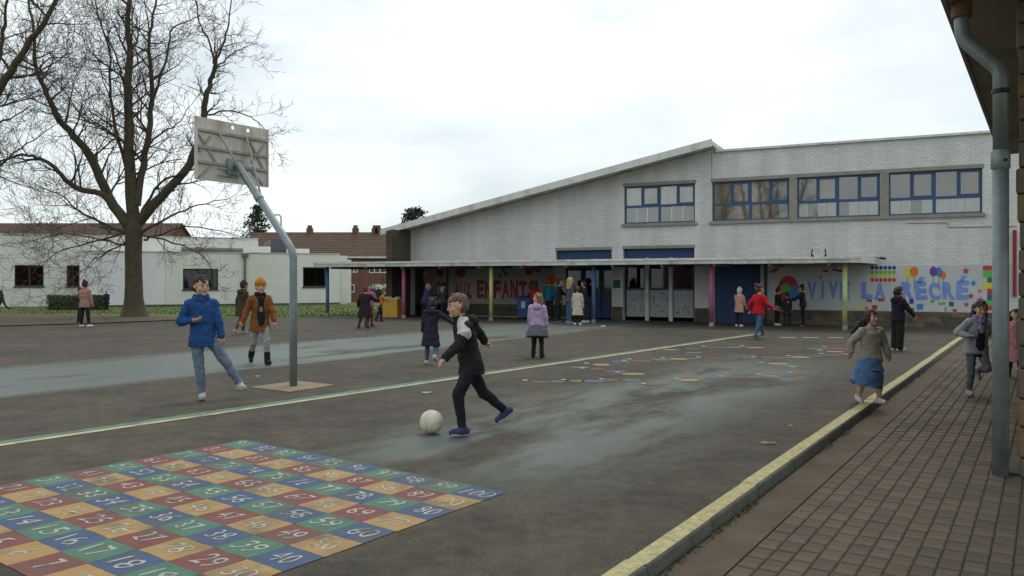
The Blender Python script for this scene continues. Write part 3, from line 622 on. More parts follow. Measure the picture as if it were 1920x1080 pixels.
# roof bracket pair and camera
fb = empty('roof_lamp_bracket', fl(fs(1535, -2.2), -2.2, TZ), -FA); tag(fb, 'low white lamp bar between two black brackets on the canopy roof', 'lamp')
for sx in (-.18, .18):
    b = MB(); b.tube([(sx, 0, -.02), (sx*1.15, 0, .12), (sx, 0, .25)], .022, 6); b.box(sx-.045, sx+.045, -.03, .03, .0, .07); b.build('bracket', M['black'], fb)
b = MB(); b.box(-.17, .17, -.03, .03, .02, .07); b.build('lamp_bar', M['white'], fb)
sc = empty('security_camera', fl(fs(1650, -.3), -.3, fz(1650, 484, -.3))); tag(sc, 'small black camera at the right end of the canopy', 'camera')
b = MB(); b.tube([(0, 0, 0), (.10, -.16, -.02)], .04, 8); b.build('housing', M['black'], sc); b = MB(); b.tube([(0, .02, 0), (.0, .3, .04)], .015, 6); b.build('arm', M['black'], sc)

# ================================================================== RIGHT-HAND BUILDING (eave, downpipe, stone corner)
RB = tag(empty('arcade_building', pq(7.6, -.3)), 'brown stone building corner with deep roof eave on the right', 'building'); o0 = RB.location
SZ = 3.87; qe = -.707; P0, P1 = 3.2, 17.7
qw = -.19
def rbox(name, p0, p1, q0, q1, z0, z1, mat, bev=0):
    b = MB(); b.hexa([pq(p0, q0, z0)-o0, pq(p1, q0, z0)-o0, pq(p1, q1, z0)-o0, pq(p0, q1, z0)-o0], [pq(p0, q0, z1)-o0, pq(p1, q0, z1)-o0, pq(p1, q1, z1)-o0, pq(p0, q1, z1)-o0])
    o = b.build(name, mat, RB); return bevel(o, bev) if bev else o
p = P0
while p < P1-.1:
    p1 = min(p+2.4, P1); rbox('soffit_board', p+.003, p1-.003, qe+.02, 4.0, SZ, SZ+.03, M['soffit']); p = p1
rbox('eave_fascia', P0, P1, qe-.02, qe+.018, SZ-.015, SZ+.30, pm('eave_fascia', (.20,.19,.22), .6, .1, 3)); rbox('roof', P0, P1, qe+.018, 4.0, SZ+.032, SZ+.28, M['concrete'])
PN = 7.72
rbox('wall', PN+.45, P1-.3, qw+.02, qw+.30, -.2, SZ-.003, M['sbrick'])
z = -.14; i = 0
stn = [pm('corner_stone_%d' % i, c, .9, .25, 5, .6, 18) for i, c in enumerate([(.20,.165,.12), (.235,.17,.095), (.15,.125,.10), (.19,.14,.09), (.16,.15,.125)])]
while z < SZ-.02:
    h = min(rg.uniform(.18, .25), SZ-.006-z); l = .44 if i % 2 else .36; wd = rg.uniform(.40, .52); jq = rg.uniform(-.014, .014)
    rbox('corner_stone', PN+rg.uniform(-.012, .012), PN+l, qw+jq, qw+wd, z+.005, z+h-.005, rg.choice(stn), .018); z += h; i += 1
rbox('corner_core', PN+.02, PN+.447, qw+.02, qw+.36, -.15, SZ-.005, M['joint'])
# downpipe
dp = gp(1876, 890, PV); DP = tag(empty('downpipe', dp), 'grey metal downpipe with swan neck beside the stone corner', 'pipe')
off = -KN
H0 = 3.30; b = MB(); b.tube([(0,0,-.05), (0,0,2.62)], .061, 20); b.build('pipe_lower', M['galv'], DP, True)
b = MB(); b.lathe([(.061, 2.50), (.071, 2.51), (.071, 2.64), (.058, 2.66)], n=20); b.build('socket', M['galv'], DP, True)
b = MB(); b.tube([(0,0,2.62), (0,0,H0-.02)]+[Vector((0,0,H0))+off*(.02*i)+Vector((0,0,.035*i-.003*i*i)) for i in range(1, 4)]+[off*.24+Vector((0,0,H0+.28))]+[off*.27+Vector((0,0,H0+.34)), off*.28+Vector((0,0,H0+.42)), off*.28+Vector((0,0,SZ-PV+.02))], .056, 20); b.build('swan_neck', M['galv'], DP, True)
for zz in (3.12,):
    b = MB(); b.lathe([(.057, zz), (.067, zz+.005), (.067, zz+.035), (.057, zz+.04)], n=20); b.build('clamp', M['black'], DP)
b = MB(); b.lathe([(.064, SZ-PV-.14), (.078, SZ-PV-.13), (.078, SZ-PV-.0), (.064, SZ-PV-.0)], c=(off*.28), n=20); b.build('outlet_collar', pm('rusty_collar', (.17,.10,.06), .8, .4, 8), DP)
b = MB(); b.tube([(0,0,.02), KN*.14+Vector((0,0,.02))], .012, 6); b.build('pipe_bracket', M['black'], DP)
b = MB(); b.tube([(.0,-.05,2.57), Vector((-.01,-.09,2.57))], .014, 6); b.build('socket_bolt', M['black'], DP)

# ================================================================== WHITE LOW BUILDING
WB = tag(empty('white_pavilion', (-17, 44, 0)), 'long low white rendered building with dark windows behind the tree', 'building')
a0 = gp(150, 577); a1 = gp(637, 571); wd = (a1-a0).normalized(); wn_ = Vector((-wd.y, wd.x, 0)); wo = WB.location
WA = math.atan2(wd.y, wd.x)
def wl(t, y, z=0): return a0+wd*t+wn_*y+Vector((0,0,z))-wo
def wt(px, y=0.0):       # px -> distance along the front at depth y
    k = (px-960)/F; q0 = a0+wn_*y; t = (k*q0.y-q0.x)/(wd.x-k*wd.y); return t
def wz(px, py, y=0.0):
    t = wt(px, y); return CH+(HY-py)/F*(a0+wd*t+wn_*y).y
def wbox(name, t0, t1, y0, y1, z0, z1, mat, par=None):
    b = MB(); b.hexa([wl(t0,y0,z0), wl(t1,y0,z0), wl(t1,y1,z0), wl(t0,y1,z0)], [wl(t0,y0,z1), wl(t1,y0,z1), wl(t1,y1,z1), wl(t0,y1,z1)]); return b.build(name, mat, par or WB)
H1 = 2.97; HB = 3.9; YB = 2.2
def wall_with(name, t0, t1, y0, y1, z1, holes, mat):
    ts = sorted(set([t0, t1]+[v for h in holes for v in h[:2]])); b = MB()
    for i in range(len(ts)-1):
        m_ = (ts[i]+ts[i+1])/2; hs = [h for h in holes if h[0] < m_ < h[1]]; segs = [(-.1, z1)] if not hs else [(-.1, hs[0][2]), (hs[0][3], z1)]
        for za, zb in segs: b.hexa([wl(ts[i],y0,za), wl(ts[i+1],y0,za), wl(ts[i+1],y1,za), wl(ts[i],y1,za)], [wl(ts[i],y0,zb), wl(ts[i+1],y0,zb), wl(ts[i+1],y1,zb), wl(ts[i],y1,zb)])
    return b.build(name, mat, WB)
tE = wt(637); tS = wt(310)
hl = [(wt(343), wt(409), .93, 2.09), (wt(568), wt(611), wz(590, 538), wz(590, 501))]
wall_with('front_wall', 0, tS-.004, 0, .3, H1, [], M['render_a']); wall_with('front_wall', tS+.004, tE, -.004, .3, H1, [h for h in hl], M['render_b'])
hb = [(wt(27, YB), wt(82, YB), wz(55, 537, YB), wz(55, 497, YB)), (wt(125, YB), wt(149, YB), wz(137, 537, YB), wz(137, 497.5, YB))]
tB0 = wt(-260, YB); tB1 = wt(484, YB)
wall_with('rear_wall', tB0, 1.0, YB, YB+.3, HB, hb, M['render_b'])
wbox('upper_storey', 1.0, tB1, YB+.003, YB+9, H1-.1, HB, M['render_b']); wbox('rear_volume', 1.0, tE+1.2, YB+.5, YB+8, -.1, H1-.25, M['render_b'])
wbox('end_wall', tE+.004, tE+.55, .55, 3.0, -.1, H1-.06, M['render_b']); wbox('front_roof', .3, tE-.3, .3, YB, H1-.14, H1-.06, M['fascia'])
wbox('rear_roof', tB0+.3, tB1-.1, YB+.3, YB+8.8, HB-.15, HB-.08, M['fascia'])
wbox('step_volume', tB1+.003, wt(508, YB), YB+.2, YB+6, H1-.3, wz(495, 462, YB), M['render_b']); wbox('step_volume', wt(538, YB), wt(581, YB), YB+.2, YB+6, H1-.3, wz(560, 466, YB), M['render_b'])
wbox('dark_roof_panel', wt(509, YB), wt(537, YB), YB+.4, YB+5, H1-.3, wz(523, 449, YB), pm('slate_panel', (.10,.095,.11), .7, .15, 3))
for t0, t1, y, h in ((-.03, tE+.03, -.05, H1), (tB0, .99, YB-.05, HB), (1.0, tB1+.03, YB-.05, HB)): wbox('parapet_trim', t0, t1, y, y+.35, h+.003, h+.06, M['fascia'])
wbox('plinth_strip', .0, tE, -.03, -.008, -.05, .12, M['kerb'])
def wwin(h, y, nm, bars):
    e = empty('window', wl(h[0], y+.1, h[2])); e.parent = WB; e.rotation_euler = (0,0,WA); W, Hh = h[1]-h[0], h[3]-h[2]; f = .07
    b = MB(); b.box(0, W, -.03, .05, 0, f); b.box(0, W, -.03, .05, Hh-f, Hh); b.box(0, f, -.027, .047, f, Hh-f); b.box(W-f, W, -.027, .047, f, Hh-f)
    for x in bars: b.box(W*x-.04, W*x+.04, -.024, .044, f, Hh-f)
    b.build('frame', M['darkframe'], e); xs = [0]+bars+[1]
    for i in range(len(xs)-1):
        b = MB(); b.box(W*xs[i]+.05, W*xs[i+1]-.05, .0, .006, f, Hh-f); b.build('pane', M['darkglass'], e)
    b = MB(); b.box(.02, W-.02, .3, .32, .02, Hh-.02); b.build('room_backing', pm('dim_room', (.10,.09,.09), .9, .5, 1.2), e)
    b = MB(); b.box(-.06, W+.06, -.16, -.0, -.06, -.003); b.build('sill', M['darkframe'], e)
wwin(hl[0], 0, '', [.82]); wwin(hl[1], 0, '', []); wwin(hb[0], YB, '', [.5]); wwin(hb[1], YB, '', [])
b = MB(); t = wt(459); b.tube([wl(t, -.09, 0), wl(t, -.09, H1-.22)], .07, 8); b.add(*[[wl(t-.17, -.2, H1-.22), wl(t+.17, -.2, H1-.22), wl(t+.17, -.01, H1-.22), wl(t-.17, -.01, H1-.22), wl(t-.2, -.22, H1-.02), wl(t+.2, -.22, H1-.02), wl(t+.2, -.01, H1-.02), wl(t-.2, -.01, H1-.02)], [(0,3,2,1),(4,5,6,7),(0,1,5,4),(1,2,6,5),(2,3,7,6),(3,0,4,7)]]); b.build('rain_pipe', pm('grey_zinc', (.16,.165,.16), .6, .2, 4), WB)
b = MB(); ta, tb = wt(340), wt(458)
b.tube([wl(ta, 1.0, H1+.22), wl(tb, 1.0, H1+.2)], .13, 8); b.build('roof_duct', pm('grey_duct', (.17,.155,.14), .7, .25, 3), WB)

# ================================================================== HOUSES BEHIND
def house(name, label, x0, x1, y0, dep, base, eave, ridge, wallm, rot=0.0, wins_=(), chim=(), door=()):
    e = tag(empty(name, (x0, y0, base), rot), label, 'house'); W = x1-x0; he = eave-base; hr = ridge-base
    b = MB(); b.box(0, W, 0, dep, -.5, he); b.add([(0,0,he), (0,dep,he), (0,dep/2,hr-.1)], [(0,1,2)]); b.add([(W,0,he), (W,dep,he), (W,dep/2,hr-.1)], [(0,2,1)]); b.build('wall', wallm, e)
    ov = .35; b = MB(); n = 14
    for i in range(n):        # courses of tiles as stepped strips
        t0, t1 = i/n, (i+1)/n+.01
        for sgn in (0, 1):
            ya = -ov+(dep/2+ov)*t0; yb = -ov+(dep/2+ov)*t1; za = he-.12+(hr-he+.12)*t0; zb = he-.12+(hr-he+.12)*t1
            if sgn: ya, yb = dep-ya, dep-yb
            P_ = [(-.2, ya, za+.05), (W+.2, ya, za+.05), (W+.2, yb, zb), (-.2, yb, zb)]
            b.hexa([(x, y, z-.08) for x, y, z in (P_ if not sgn else P_[::-1])], P_ if not sgn else P_[::-1])
    rf = b.build('roof', M['tiles'], e)
    for x in chim:
        b = MB(); b.box(x-.3, x+.3, dep/2-.3, dep/2+.3, hr-.5, hr+.45); b.box(x-.2, x+.2, dep/2-.2, dep/2+.2, hr+.45, hr+.75); b.build('chimney', pm('chimney_brick', (.13,.08,.06), .9, .2, 4), rf)
    b = MB(); b.box(-.2, W+.2, -ov-.12, -ov-.003, he-.12, he+.05); b.box(-.1, W+.1, -ov-.003, -.003, he-.12, he-.06); b.build('gutter', M['white'], e)
    for (wx, wz_, ww, wh_, nb) in wins_:
        g = empty('window', (wx, -.02, wz_)); g.parent = e; f = .09; b = MB()
        b.box(0, ww, -.04, .015, 0, f); b.box(0, ww, -.04, .015, wh_-f, wh_); b.box(0, f, -.037, .012, f, wh_-f); b.box(ww-f, ww, -.037, .012, f, wh_-f)
        for k in range(1, nb): b.box(ww*k/nb-f*.6, ww*k/nb+f*.6, -.034, .01, f, wh_-f)
        b.build('frame', M['white'], g); b = MB(); b.box(f, ww-f, -.01, .01, f, wh_-f); b.build('pane', pm('far_pane', (.05,.055,.06), .15, .3, 2), g)
    for (wx, wz_, ww, wh_) in door:
        b = MB(); b.box(wx, wx+ww, -.05, -.003, wz_, wz_+wh_); b.build('white_panel', M['white'], e)
    return e
HYD = 80.0
def hx(px): return (px-960)/F*HYD
x0, x1 = hx(452), hx(752); bs = -2.0; ev = CH+(HY-482)/F*HYD; rd = CH+(HY-436)/F*(HYD+4)
W3 = lambda px0, px1, py0, py1, n: (hx(px0)-x0, CH+(HY-py1)/F*HYD-bs, hx(px1)-hx(px0), (py1-py0)/F*HYD, n)
house('row_house', 'red brick row houses with brown tiled roof beyond the yard', x0, x1, HYD, 8, bs, ev, rd, M['redbrick'], wins_=[W3(650, 671, 497, 511, 3), W3(692, 733, 496, 512, 4), W3(651, 665, 533, 548, 1), W3(700, 731, 546, 557, 3)], chim=[hx(562)-x0, hx(652)-x0, hx(690)-x0, hx(697)-x0], door=[W3(697, 732, 533, 545, 1)[:4]])
xa, xb = -60, (318-960)/F*64
house('long_house', 'long house with low brown tiled roof behind the white building', xa, xb, 62, 8, -2, 3.9, CH+(HY-419)/F*66, M['redbrick'], chim=())
house('row_house', 'brick house row across the street, seen only as reflection in the school windows', -52, 2, -42, 8, 0, 4.2, 7.2, M['redbrick'], wins_=[(i*4.2+1.2, z_, 1.6, 1.3, 2) for i in range(12) for z_ in (1.0, 2.7)], chim=(6, 18, 30, 42))
# street lamp beyond
sl = tag(empty('street_lamp', at(527, 470, 76)), 'thin grey street lamp rising over the far roofs', 'street lamp'); sl.location.z = -2
b = MB(); tz_ = CH+(HY-403)/F*76+2; b.tube([(0,0,0), (0,0,tz_-.2), (-.15,0,tz_), (-.5,0,tz_+.02)], .07, 6); b.build('pole', M['galv'], sl); b = MB(); b.ell((-.7, 0, tz_), (.3,.14,.08), 5); b.build('lamp_head', M['galv'], sl)

# ------------------------------------------------------------------ vegetation
def leafmesh(b, n, sampler, size, rg):
    for i in range(n):
        c = Vector(sampler(rg)); a = Vector((rg.gauss(0,1), rg.gauss(0,1), rg.gauss(0,1))).normalized(); t = a.orthogonal().normalized(); u = a.cross(t); s = size*rg.uniform(.5, 1.2)
        b.add([c-t*s*.5, c+u*s*.35, c+t*s*.5, c-u*s*.35], [(0,1,2,3)])
rg = random.Random(21)
for px0, px1, lab in ((86, 106, 'small clipped hedge block nearest the white wall window'), (109, 168, 'long clipped hedge block behind the person in pink'), (171, 193, 'clipped hedge block beside the child in white hat')):
    a = gp(px0, 582); c = gp(px1, 582); hd = tag(empty('hedge', a), lab, 'hedge', 'clipped hedges before the white building'); W = c.x-a.x; Hh = 27/F*a.y
    b = MB(); leafmesh(b, int(900*W+500), lambda r: (r.uniform(0, W), r.uniform(0, .7), Hh*(1-r.random()**1.6)+r.uniform(-.04, .04)), .11, rg); b.build('foliage', M['hedge'], hd)
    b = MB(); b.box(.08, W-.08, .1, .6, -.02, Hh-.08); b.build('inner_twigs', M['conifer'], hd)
def evergreen(name, label, px, pytop, Y, width, base, seed):
    rg = random.Random(seed); top = CH+(HY-pytop)/F*Y; e = tag(empty(name, ((px-960)/F*Y, Y, base)), label, 'tree'); H_ = top-base
    b = MB(); b.tube([(0,0,0), (0,0,H_*.95)], [.16, .03], 7); b.build('trunk', M['bark'], e)
    b = MB()
    for k in range(46):
        z = H_*(.25+.75*k/46); r0 = width/2*math.sqrt(max(1-(z/H_-.25)/.77, .02))+.1; n = 8
        for j in range(n):
            a = rg.uniform(0, 6.28); r1 = r0*rg.uniform(.6, 1.1)
            def smp(r, a=a, r1=r1, z=z): t = r.random()**.7; return (math.cos(a)*r1*t+r.gauss(0,.09), math.sin(a)*r1*t+r.gauss(0,.09), z-.25*t*r1*.5+r.gauss(0,.1)+.15*t*t)
            leafmesh(b, 16, smp, .26, rg)
    b.build('crown', M['conifer'], e)
evergreen('conifer_tree', 'dark conifer standing behind the brown roofs left', 482, 384, 92, 5.6, -2, 31)
evergreen('evergreen_tree', 'dark evergreen treetop poking above the sloping school roof', 776, 391, 62, 5.6, -2, 32)
b = MB(); rg2 = random.Random(8); a = gp(649, 573); c = gp(668, 573); hd = tag(empty('garden_hedge', (a.x, 51, 0)), 'dark garden hedge between white building and school', 'hedge')
W = (748-649)/F*51; leafmesh(b, 1600, lambda r: (r.uniform(0, W), r.uniform(0, .8), r.uniform(-.3, (1.0 if r.random() < .8 else 1.15))*(1 if True else 0)), .14, rg2); b.build('foliage', M['hedge'], hd)
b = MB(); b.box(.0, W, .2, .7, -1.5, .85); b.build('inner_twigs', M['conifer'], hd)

# bare trees: explicit limbs from the photograph's silhouette, then grown twigs
def bare_tree(name, label, base_px, base_py, limbs, trunk, seed, density=1.0):
    rg = random.Random(seed); g = gp(base_px, base_py); e = tag(empty(name, g), label, 'tree'); Y0 = g.y
    def P(px, py, dy=0.0): return at(px, py, Y0+dy)-g
    tb, cb = MB(), MB(); twn = [0]
    def grow(p, d, ln, r, lev):
        n = 4 if lev < 3 else 3; pts = [p.copy()]; rr = [r]; q = p.copy(); dd = d.copy()
        for i in range(n):
            dd = (dd+Vector((rg.gauss(0,.13), rg.gauss(0,.13), rg.gauss(0,.12)+.03))).normalized(); q = q+dd*(ln/n); pts.append(q.copy()); rr.append(max(r*(1-.75*(i+1)/n), .0055))
        (cb if lev >= 1 else tb).tube(pts, rr, 5 if r > .04 else (4 if r > .015 else 3), False); twn[0] += 1
        if lev >= 4 or ln < .28: return
        k = {0: 6, 1: 5, 2: 4, 3: 2}[lev]; k = max(1, int(k*density+rg.random()*.9))
        for i in range(k):
            t = rg.uniform(.22, 1.0) if i else 1.0; j = min(int(t*n), n-1); f = t*n-j; o = pts[j].lerp(pts[j+1], f); dl = (pts[j+1]-pts[j]).normalized()
            s = Vector((rg.gauss(0,1), rg.gauss(0,1), rg.gauss(0,.8)+.25)); s = (s-dl*s.dot(dl)).normalized(); nd = (dl*rg.uniform(.55, 1.0)+s*rg.uniform(.5, .95)).normalized()
            grow(o, nd, ln*rg.uniform(.48, .72), max(rr[j]*.62, .0075), lev+1)
    # trunk with root flare
    tp = [P(*t[:2]) for t in trunk]; tr = [t[2] for t in trunk]; tb.tube(tp, tr, 14, False)
    for i in range(7):
        a = i*6.283/7+rg.random(); tb.tube([tp[0]+Vector((math.cos(a)*.2, math.sin(a)*.2, .45)), tp[0]+Vector((math.cos(a)*.36, math.sin(a)*.36, .12)), tp[0]+Vector((math.cos(a)*.62, math.sin(a)*.62, -.06))], [.16, .13, .05], 7, False)
    for pl, r0, r1 in limbs:
        dy = rg.uniform(-1, 1)*1.2; m_ = len(pl); ls_ = .5 if pl[-1][0] > 340 else 1.0; raw = [P(x, y, dy*2.2*i/(m_-1)) for i, (x, y) in enumerate(pl)]
        pts = []
        for i in range(m_-1):      # Catmull-Rom through the given points
            p0, p1, p2, p3 = raw[max(i-1, 0)], raw[i], raw[i+1], raw[min(i+2, m_-1)]
            for s in range(4):
                t = s/4; pts.append(.5*((2*p1)+(p2-p0)*t+(2*p0-5*p1+4*p2-p3)*t*t+(3*p1-p0-3*p2+p3)*t**3)+Vector((rg.gauss(0,.025), rg.gauss(0,.025), rg.gauss(0,.025))))
        pts.append(raw[-1]); nn = len(pts); rr = [r0+(r1-r0)*(i/(nn-1))**.8 for i in range(nn)]; tb.tube(pts, rr, 9, False)
        L_ = sum((pts[i+1]-pts[i]).length for i in range(nn-1)); k = int(L_*2.8*density)
        for i in range(k):
            t = (.12+.88*(i+rg.random())/k); j = min(int(t*(nn-1)), nn-2); o = pts[j]; dl = (pts[j+1]-pts[j]).normalized()
            s = Vector((rg.gauss(0,1), rg.gauss(0,1), rg.gauss(0,.7)+.2)); s = (s-dl*s.dot(dl)).normalized(); nd = (dl*rg.uniform(.25, .9)+s).normalized()
            grow(o, nd, ls_*rg.uniform(1.0, 2.5)*(1.15-.5*t), min(rr[j]*.55, rg.uniform(.022, .06)), 1)
        grow(pts[-1], (pts[-1]-pts[-2]).normalized(), 1.5*ls_, r1, 1)
    tb.build('trunk', M['bark'], e, True); cb.build('crown', M['twig'], e); return twn[0]
limbs1 = [([(252,420),(243,300),(240,200),(243,110),(240,30),(247,-60),(245,-170)], .26, .03),
 ([(256,385),(268,310),(282,230),(284,150),(279,80),(290,10),(305,-90)], .17, .025),
 ([(262,415),(300,370),(345,320),(372,265),(384,200),(394,150),(404,120)], .22, .07),
 ([(404,120),(388,70),(372,30),(360,-40)], .05, .015), ([(404,120),(420,75),(430,30),(436,-50)], .06, .015), ([(404,128),(425,110),(445,95),(460,88)], .04, .012),
 ([(240,425),(205,370),(172,300),(138,255),(105,215),(82,165),(66,110),(60,40),(40,-50)], .23, .03),
 ([(228,405),(190,365),(140,352),(110,320),(70,296),(30,292),(-20,312)], .15, .03),
 ([(243,330),(215,240),(205,165),(205,95),(180,20),(165,-60)], .08, .015), ([(241,215),(228,140),(215,100),(190,50),(172,0)], .06, .012),
 ([(284,190),(310,120),(322,60),(350,40),(378,30)], .06, .012), ([(384,216),(405,212),(432,207),(462,216),(490,235),(505,262)], .045, .012),
 ([(265,395),(300,345),(330,330),(362,318),(388,322)], .06, .014), ([(262,440),(320,405),(370,385),(430,372)], .06, .012), ([(240,440),(200,420),(150,398),(120,370),(70,350)], .07, .014),
 ([(268,450),(300,440),(345,425),(400,430),(440,440)], .05, .012), ([(238,460),(190,450),(120,440),(50,455)], .05, .012), ([(238,435),(185,452),(120,468),(70,500)], .05, .012), ([(264,440),(325,455),(375,475),(400,510)], .045, .012), ([(240,452),(205,470),(170,490),(140,520)], .04, .01), ([(256,300),(300,250),(330,235),(355,200)], .05, .012), ([(240,270),(190,235),(160,225),(120,170),(95,150)], .05, .012)]
n1_ = bare_tree('bare_tree', 'large bare spreading tree on the lawn before the white building', 252, 594.5, limbs1, [(252,598,.62), (252,585,.46), (251,560,.36), (251,520,.325), (250,480,.32), (251,440,.33), (252,405,.30)], 5, .9)
limbs2 = [([(-150,430),(-90,330),(-30,220),(0,165),(40,105),(80,45),(115,-20),(150,-90)], .24, .04), ([(-30,220),(-5,120),(5,60),(15,0),(20,-80)], .12, .02), ([(-150,420),(-160,250),(-150,60),(-140,-100)], .22, .04),
 ([(-100,350),(-30,330),(10,300),(50,270),(110,230)], .07, .012), ([(10,150),(60,140),(95,110),(140,110)], .05, .012), ([(-60,280),(-20,240),(30,215),(70,190)], .06, .012)]
n2_ = bare_tree('bare_tree', 'second bare tree reaching in from the left edge', -160, 600, limbs2, [(-160,604,.6), (-160,580,.42), (-158,520,.36), (-152,420,.32)], 9, .9)
src = [o for o in bpy.data.objects if o.name == 'bare_tree'][0]
for (x, y, rz_), lab in (((-17, -9, 1.9), 'bare tree reflected in the middle upper school windows'), ((-25, -13, 4.0), 'bare tree reflected in the left upper school windows')):
    t_ = src.copy(); COL.objects.link(t_); t_.location = (x, y, 0); t_.rotation_euler = (0, 0, rz_); t_['label'] = lab
    for c_ in src.children: k_ = c_.copy(); COL.objects.link(k_); k_.parent = t_
print('twigs', n1_, n2_)

# ================================================================== BASKETBALL HOOP
bp0 = gp(550, 725); BH = tag(empty('basketball_hoop', bp0), 'grey steel basketball pole with weathered backboard seen from behind', 'basketball hoop')
nd = Vector((-.832, .555, 0)); wd_ = Vector((.555, .832, 0)); d_ = 1.35
b = MB(); path = [(0,0,-.02), (0,0,1.0), (0,0,1.80)]
for i in range(1, 7):
    a = R(45)*i/6; path.append(nd*(.35*(1-math.cos(a)))+Vector((0,0,1.80+.35*math.sin(a))))
end = nd*(d_-.10)+Vector((0,0,3.28)); path.append(end)
b.tube(path, .055, 16); b.build('pole', M['galv'], BH, True)
b = MB()
for u, v in ((-.5,-.5),): pass
Pp = [wd_*(-.42)+nd*(-.42), wd_*.42+nd*(-.42), wd_*.42+nd*.42, wd_*(-.42)+nd*.42]
b.hexa([p+Vector((0,0,-.05)) for p in Pp], [p+Vector((0,0,.012)) for p in Pp]); b.build('base_pad', pm('tan_base_pad', (.24,.185,.115), .85, .2, 4, .2, 30), BH)
bc = nd*d_+Vector((0,0,3.46)); BW, BHh = 1.26, .92
def bp_(u, v, t): return bc+wd_*u+Vector((0,0,v))+nd*t          # t>0 is the playing side
def bbox(name, u0, u1, v0, v1, t0, t1, mat):
    b = MB(); b.hexa([bp_(u0,v0,t0), bp_(u1,v0,t0), bp_(u1,v0,t1), bp_(u0,v0,t1)], [bp_(u0,v1,t0), bp_(u1,v1,t0), bp_(u1,v1,t1), bp_(u0,v1,t1)]); return b.build(name, mat, BH)
n = 9
for i in range(n):
    u0 = -BW/2+BW*i/n; u1 = -BW/2+BW*(i+1)/n; top = BHh/2
    if i in (4, 6): top -= .10
    bbox('board_slat', u0+.002, u1-.002, -BHh/2, top, 0, .022+.004*(i % 2), M['board'])
    if i in (4, 6):
        bbox('board_slat_stub', u0+.002, u0+(u1-u0)*.28, top+.002, BHh/2-.042, 0, .022, M['board']); bbox('board_slat_stub', u0+(u1-u0)*.74, u1-.002, top+.002, BHh/2-.042, 0, .022, M['board']); bbox('board_slat_stub', u0+.002, u1-.002, BHh/2-.04, BHh/2, 0, .024, M['board'])
for v in (.27, .02, -.20): bbox('batten', -BW/2, BW/2, v-.02, v+.02, -.032, -.001, M['boardrib'])
bbox('edge_strip', -BW/2-.02, -BW/2-.001, -BHh/2, BHh/2, -.03, .03, M['board']); bbox('edge_strip', BW/2+.001, BW/2+.02, -BHh/2, BHh/2, -.03, .03, M['board'])
for u0, v0, u1, v1 in ((-.60,.20,-.30,-.20), (-.60,-.43,-.38,-.22), (-.6,-.05,-.4,.2), (.30,.22,.58,-.22), (.58,.22,.33,-.1), (.30,-.2,.55,-.43)):
    b = MB(); dv = Vector((u1-u0, v1-v0)).normalized()*.016; pu, pv = -dv.y, dv.x
    b.hexa([bp_(u0+pu,v0+pv,-.022), bp_(u1+pu,v1+pv,-.022), bp_(u1-pu,v1-pv,-.022), bp_(u0-pu,v0-pv,-.022)], [bp_(u0+pu,v0+pv,-.002), bp_(u1+pu,v1+pv,-.002), bp_(u1-pu,v1-pv,-.002), bp_(u0-pu,v0-pv,-.002)]); b.build('diagonal_brace', M['boardrib'], BH)
bbox('mount_plate', -.14, .12, -.34, -.10, -.07, -.033, M['galv']); bbox('mount_rail', -.30, .0, -.27, -.245, -.05, -.034, M['boardrib']); bbox('mount_rail', -.30, .0, -.37, -.345, -.05, -.034, M['boardrib'])
st0 = nd*.76+Vector((0,0,2.76))
for u in (-.28, .22):
    b = MB(); b.tube([st0+wd_*(.05 if u > 0 else -.05), bp_(u, .27, -.035)], .016, 8); b.build('stay_rod', M['galv'], BH)
b = MB(); b.tube([nd*.73+Vector((0,0,2.72)), nd*.79+Vector((0,0,2.785))], .066, 14); b.build('stay_clamp', M['galv'], BH)
b = MB(); rc = bp_(0, -.30, .27); b.tube([rc+Vector((.21*math.cos(t), .21*math.sin(t), 0)) for t in [i*2*math.pi/20 for i in range(21)]], .009, 6, False); b.tube([rc-nd*.21, bp_(0, -.30, .02)], .012, 6); b.build('rim', pm('rim_orange', (.4,.1,.03), .5, .2, 6), BH)

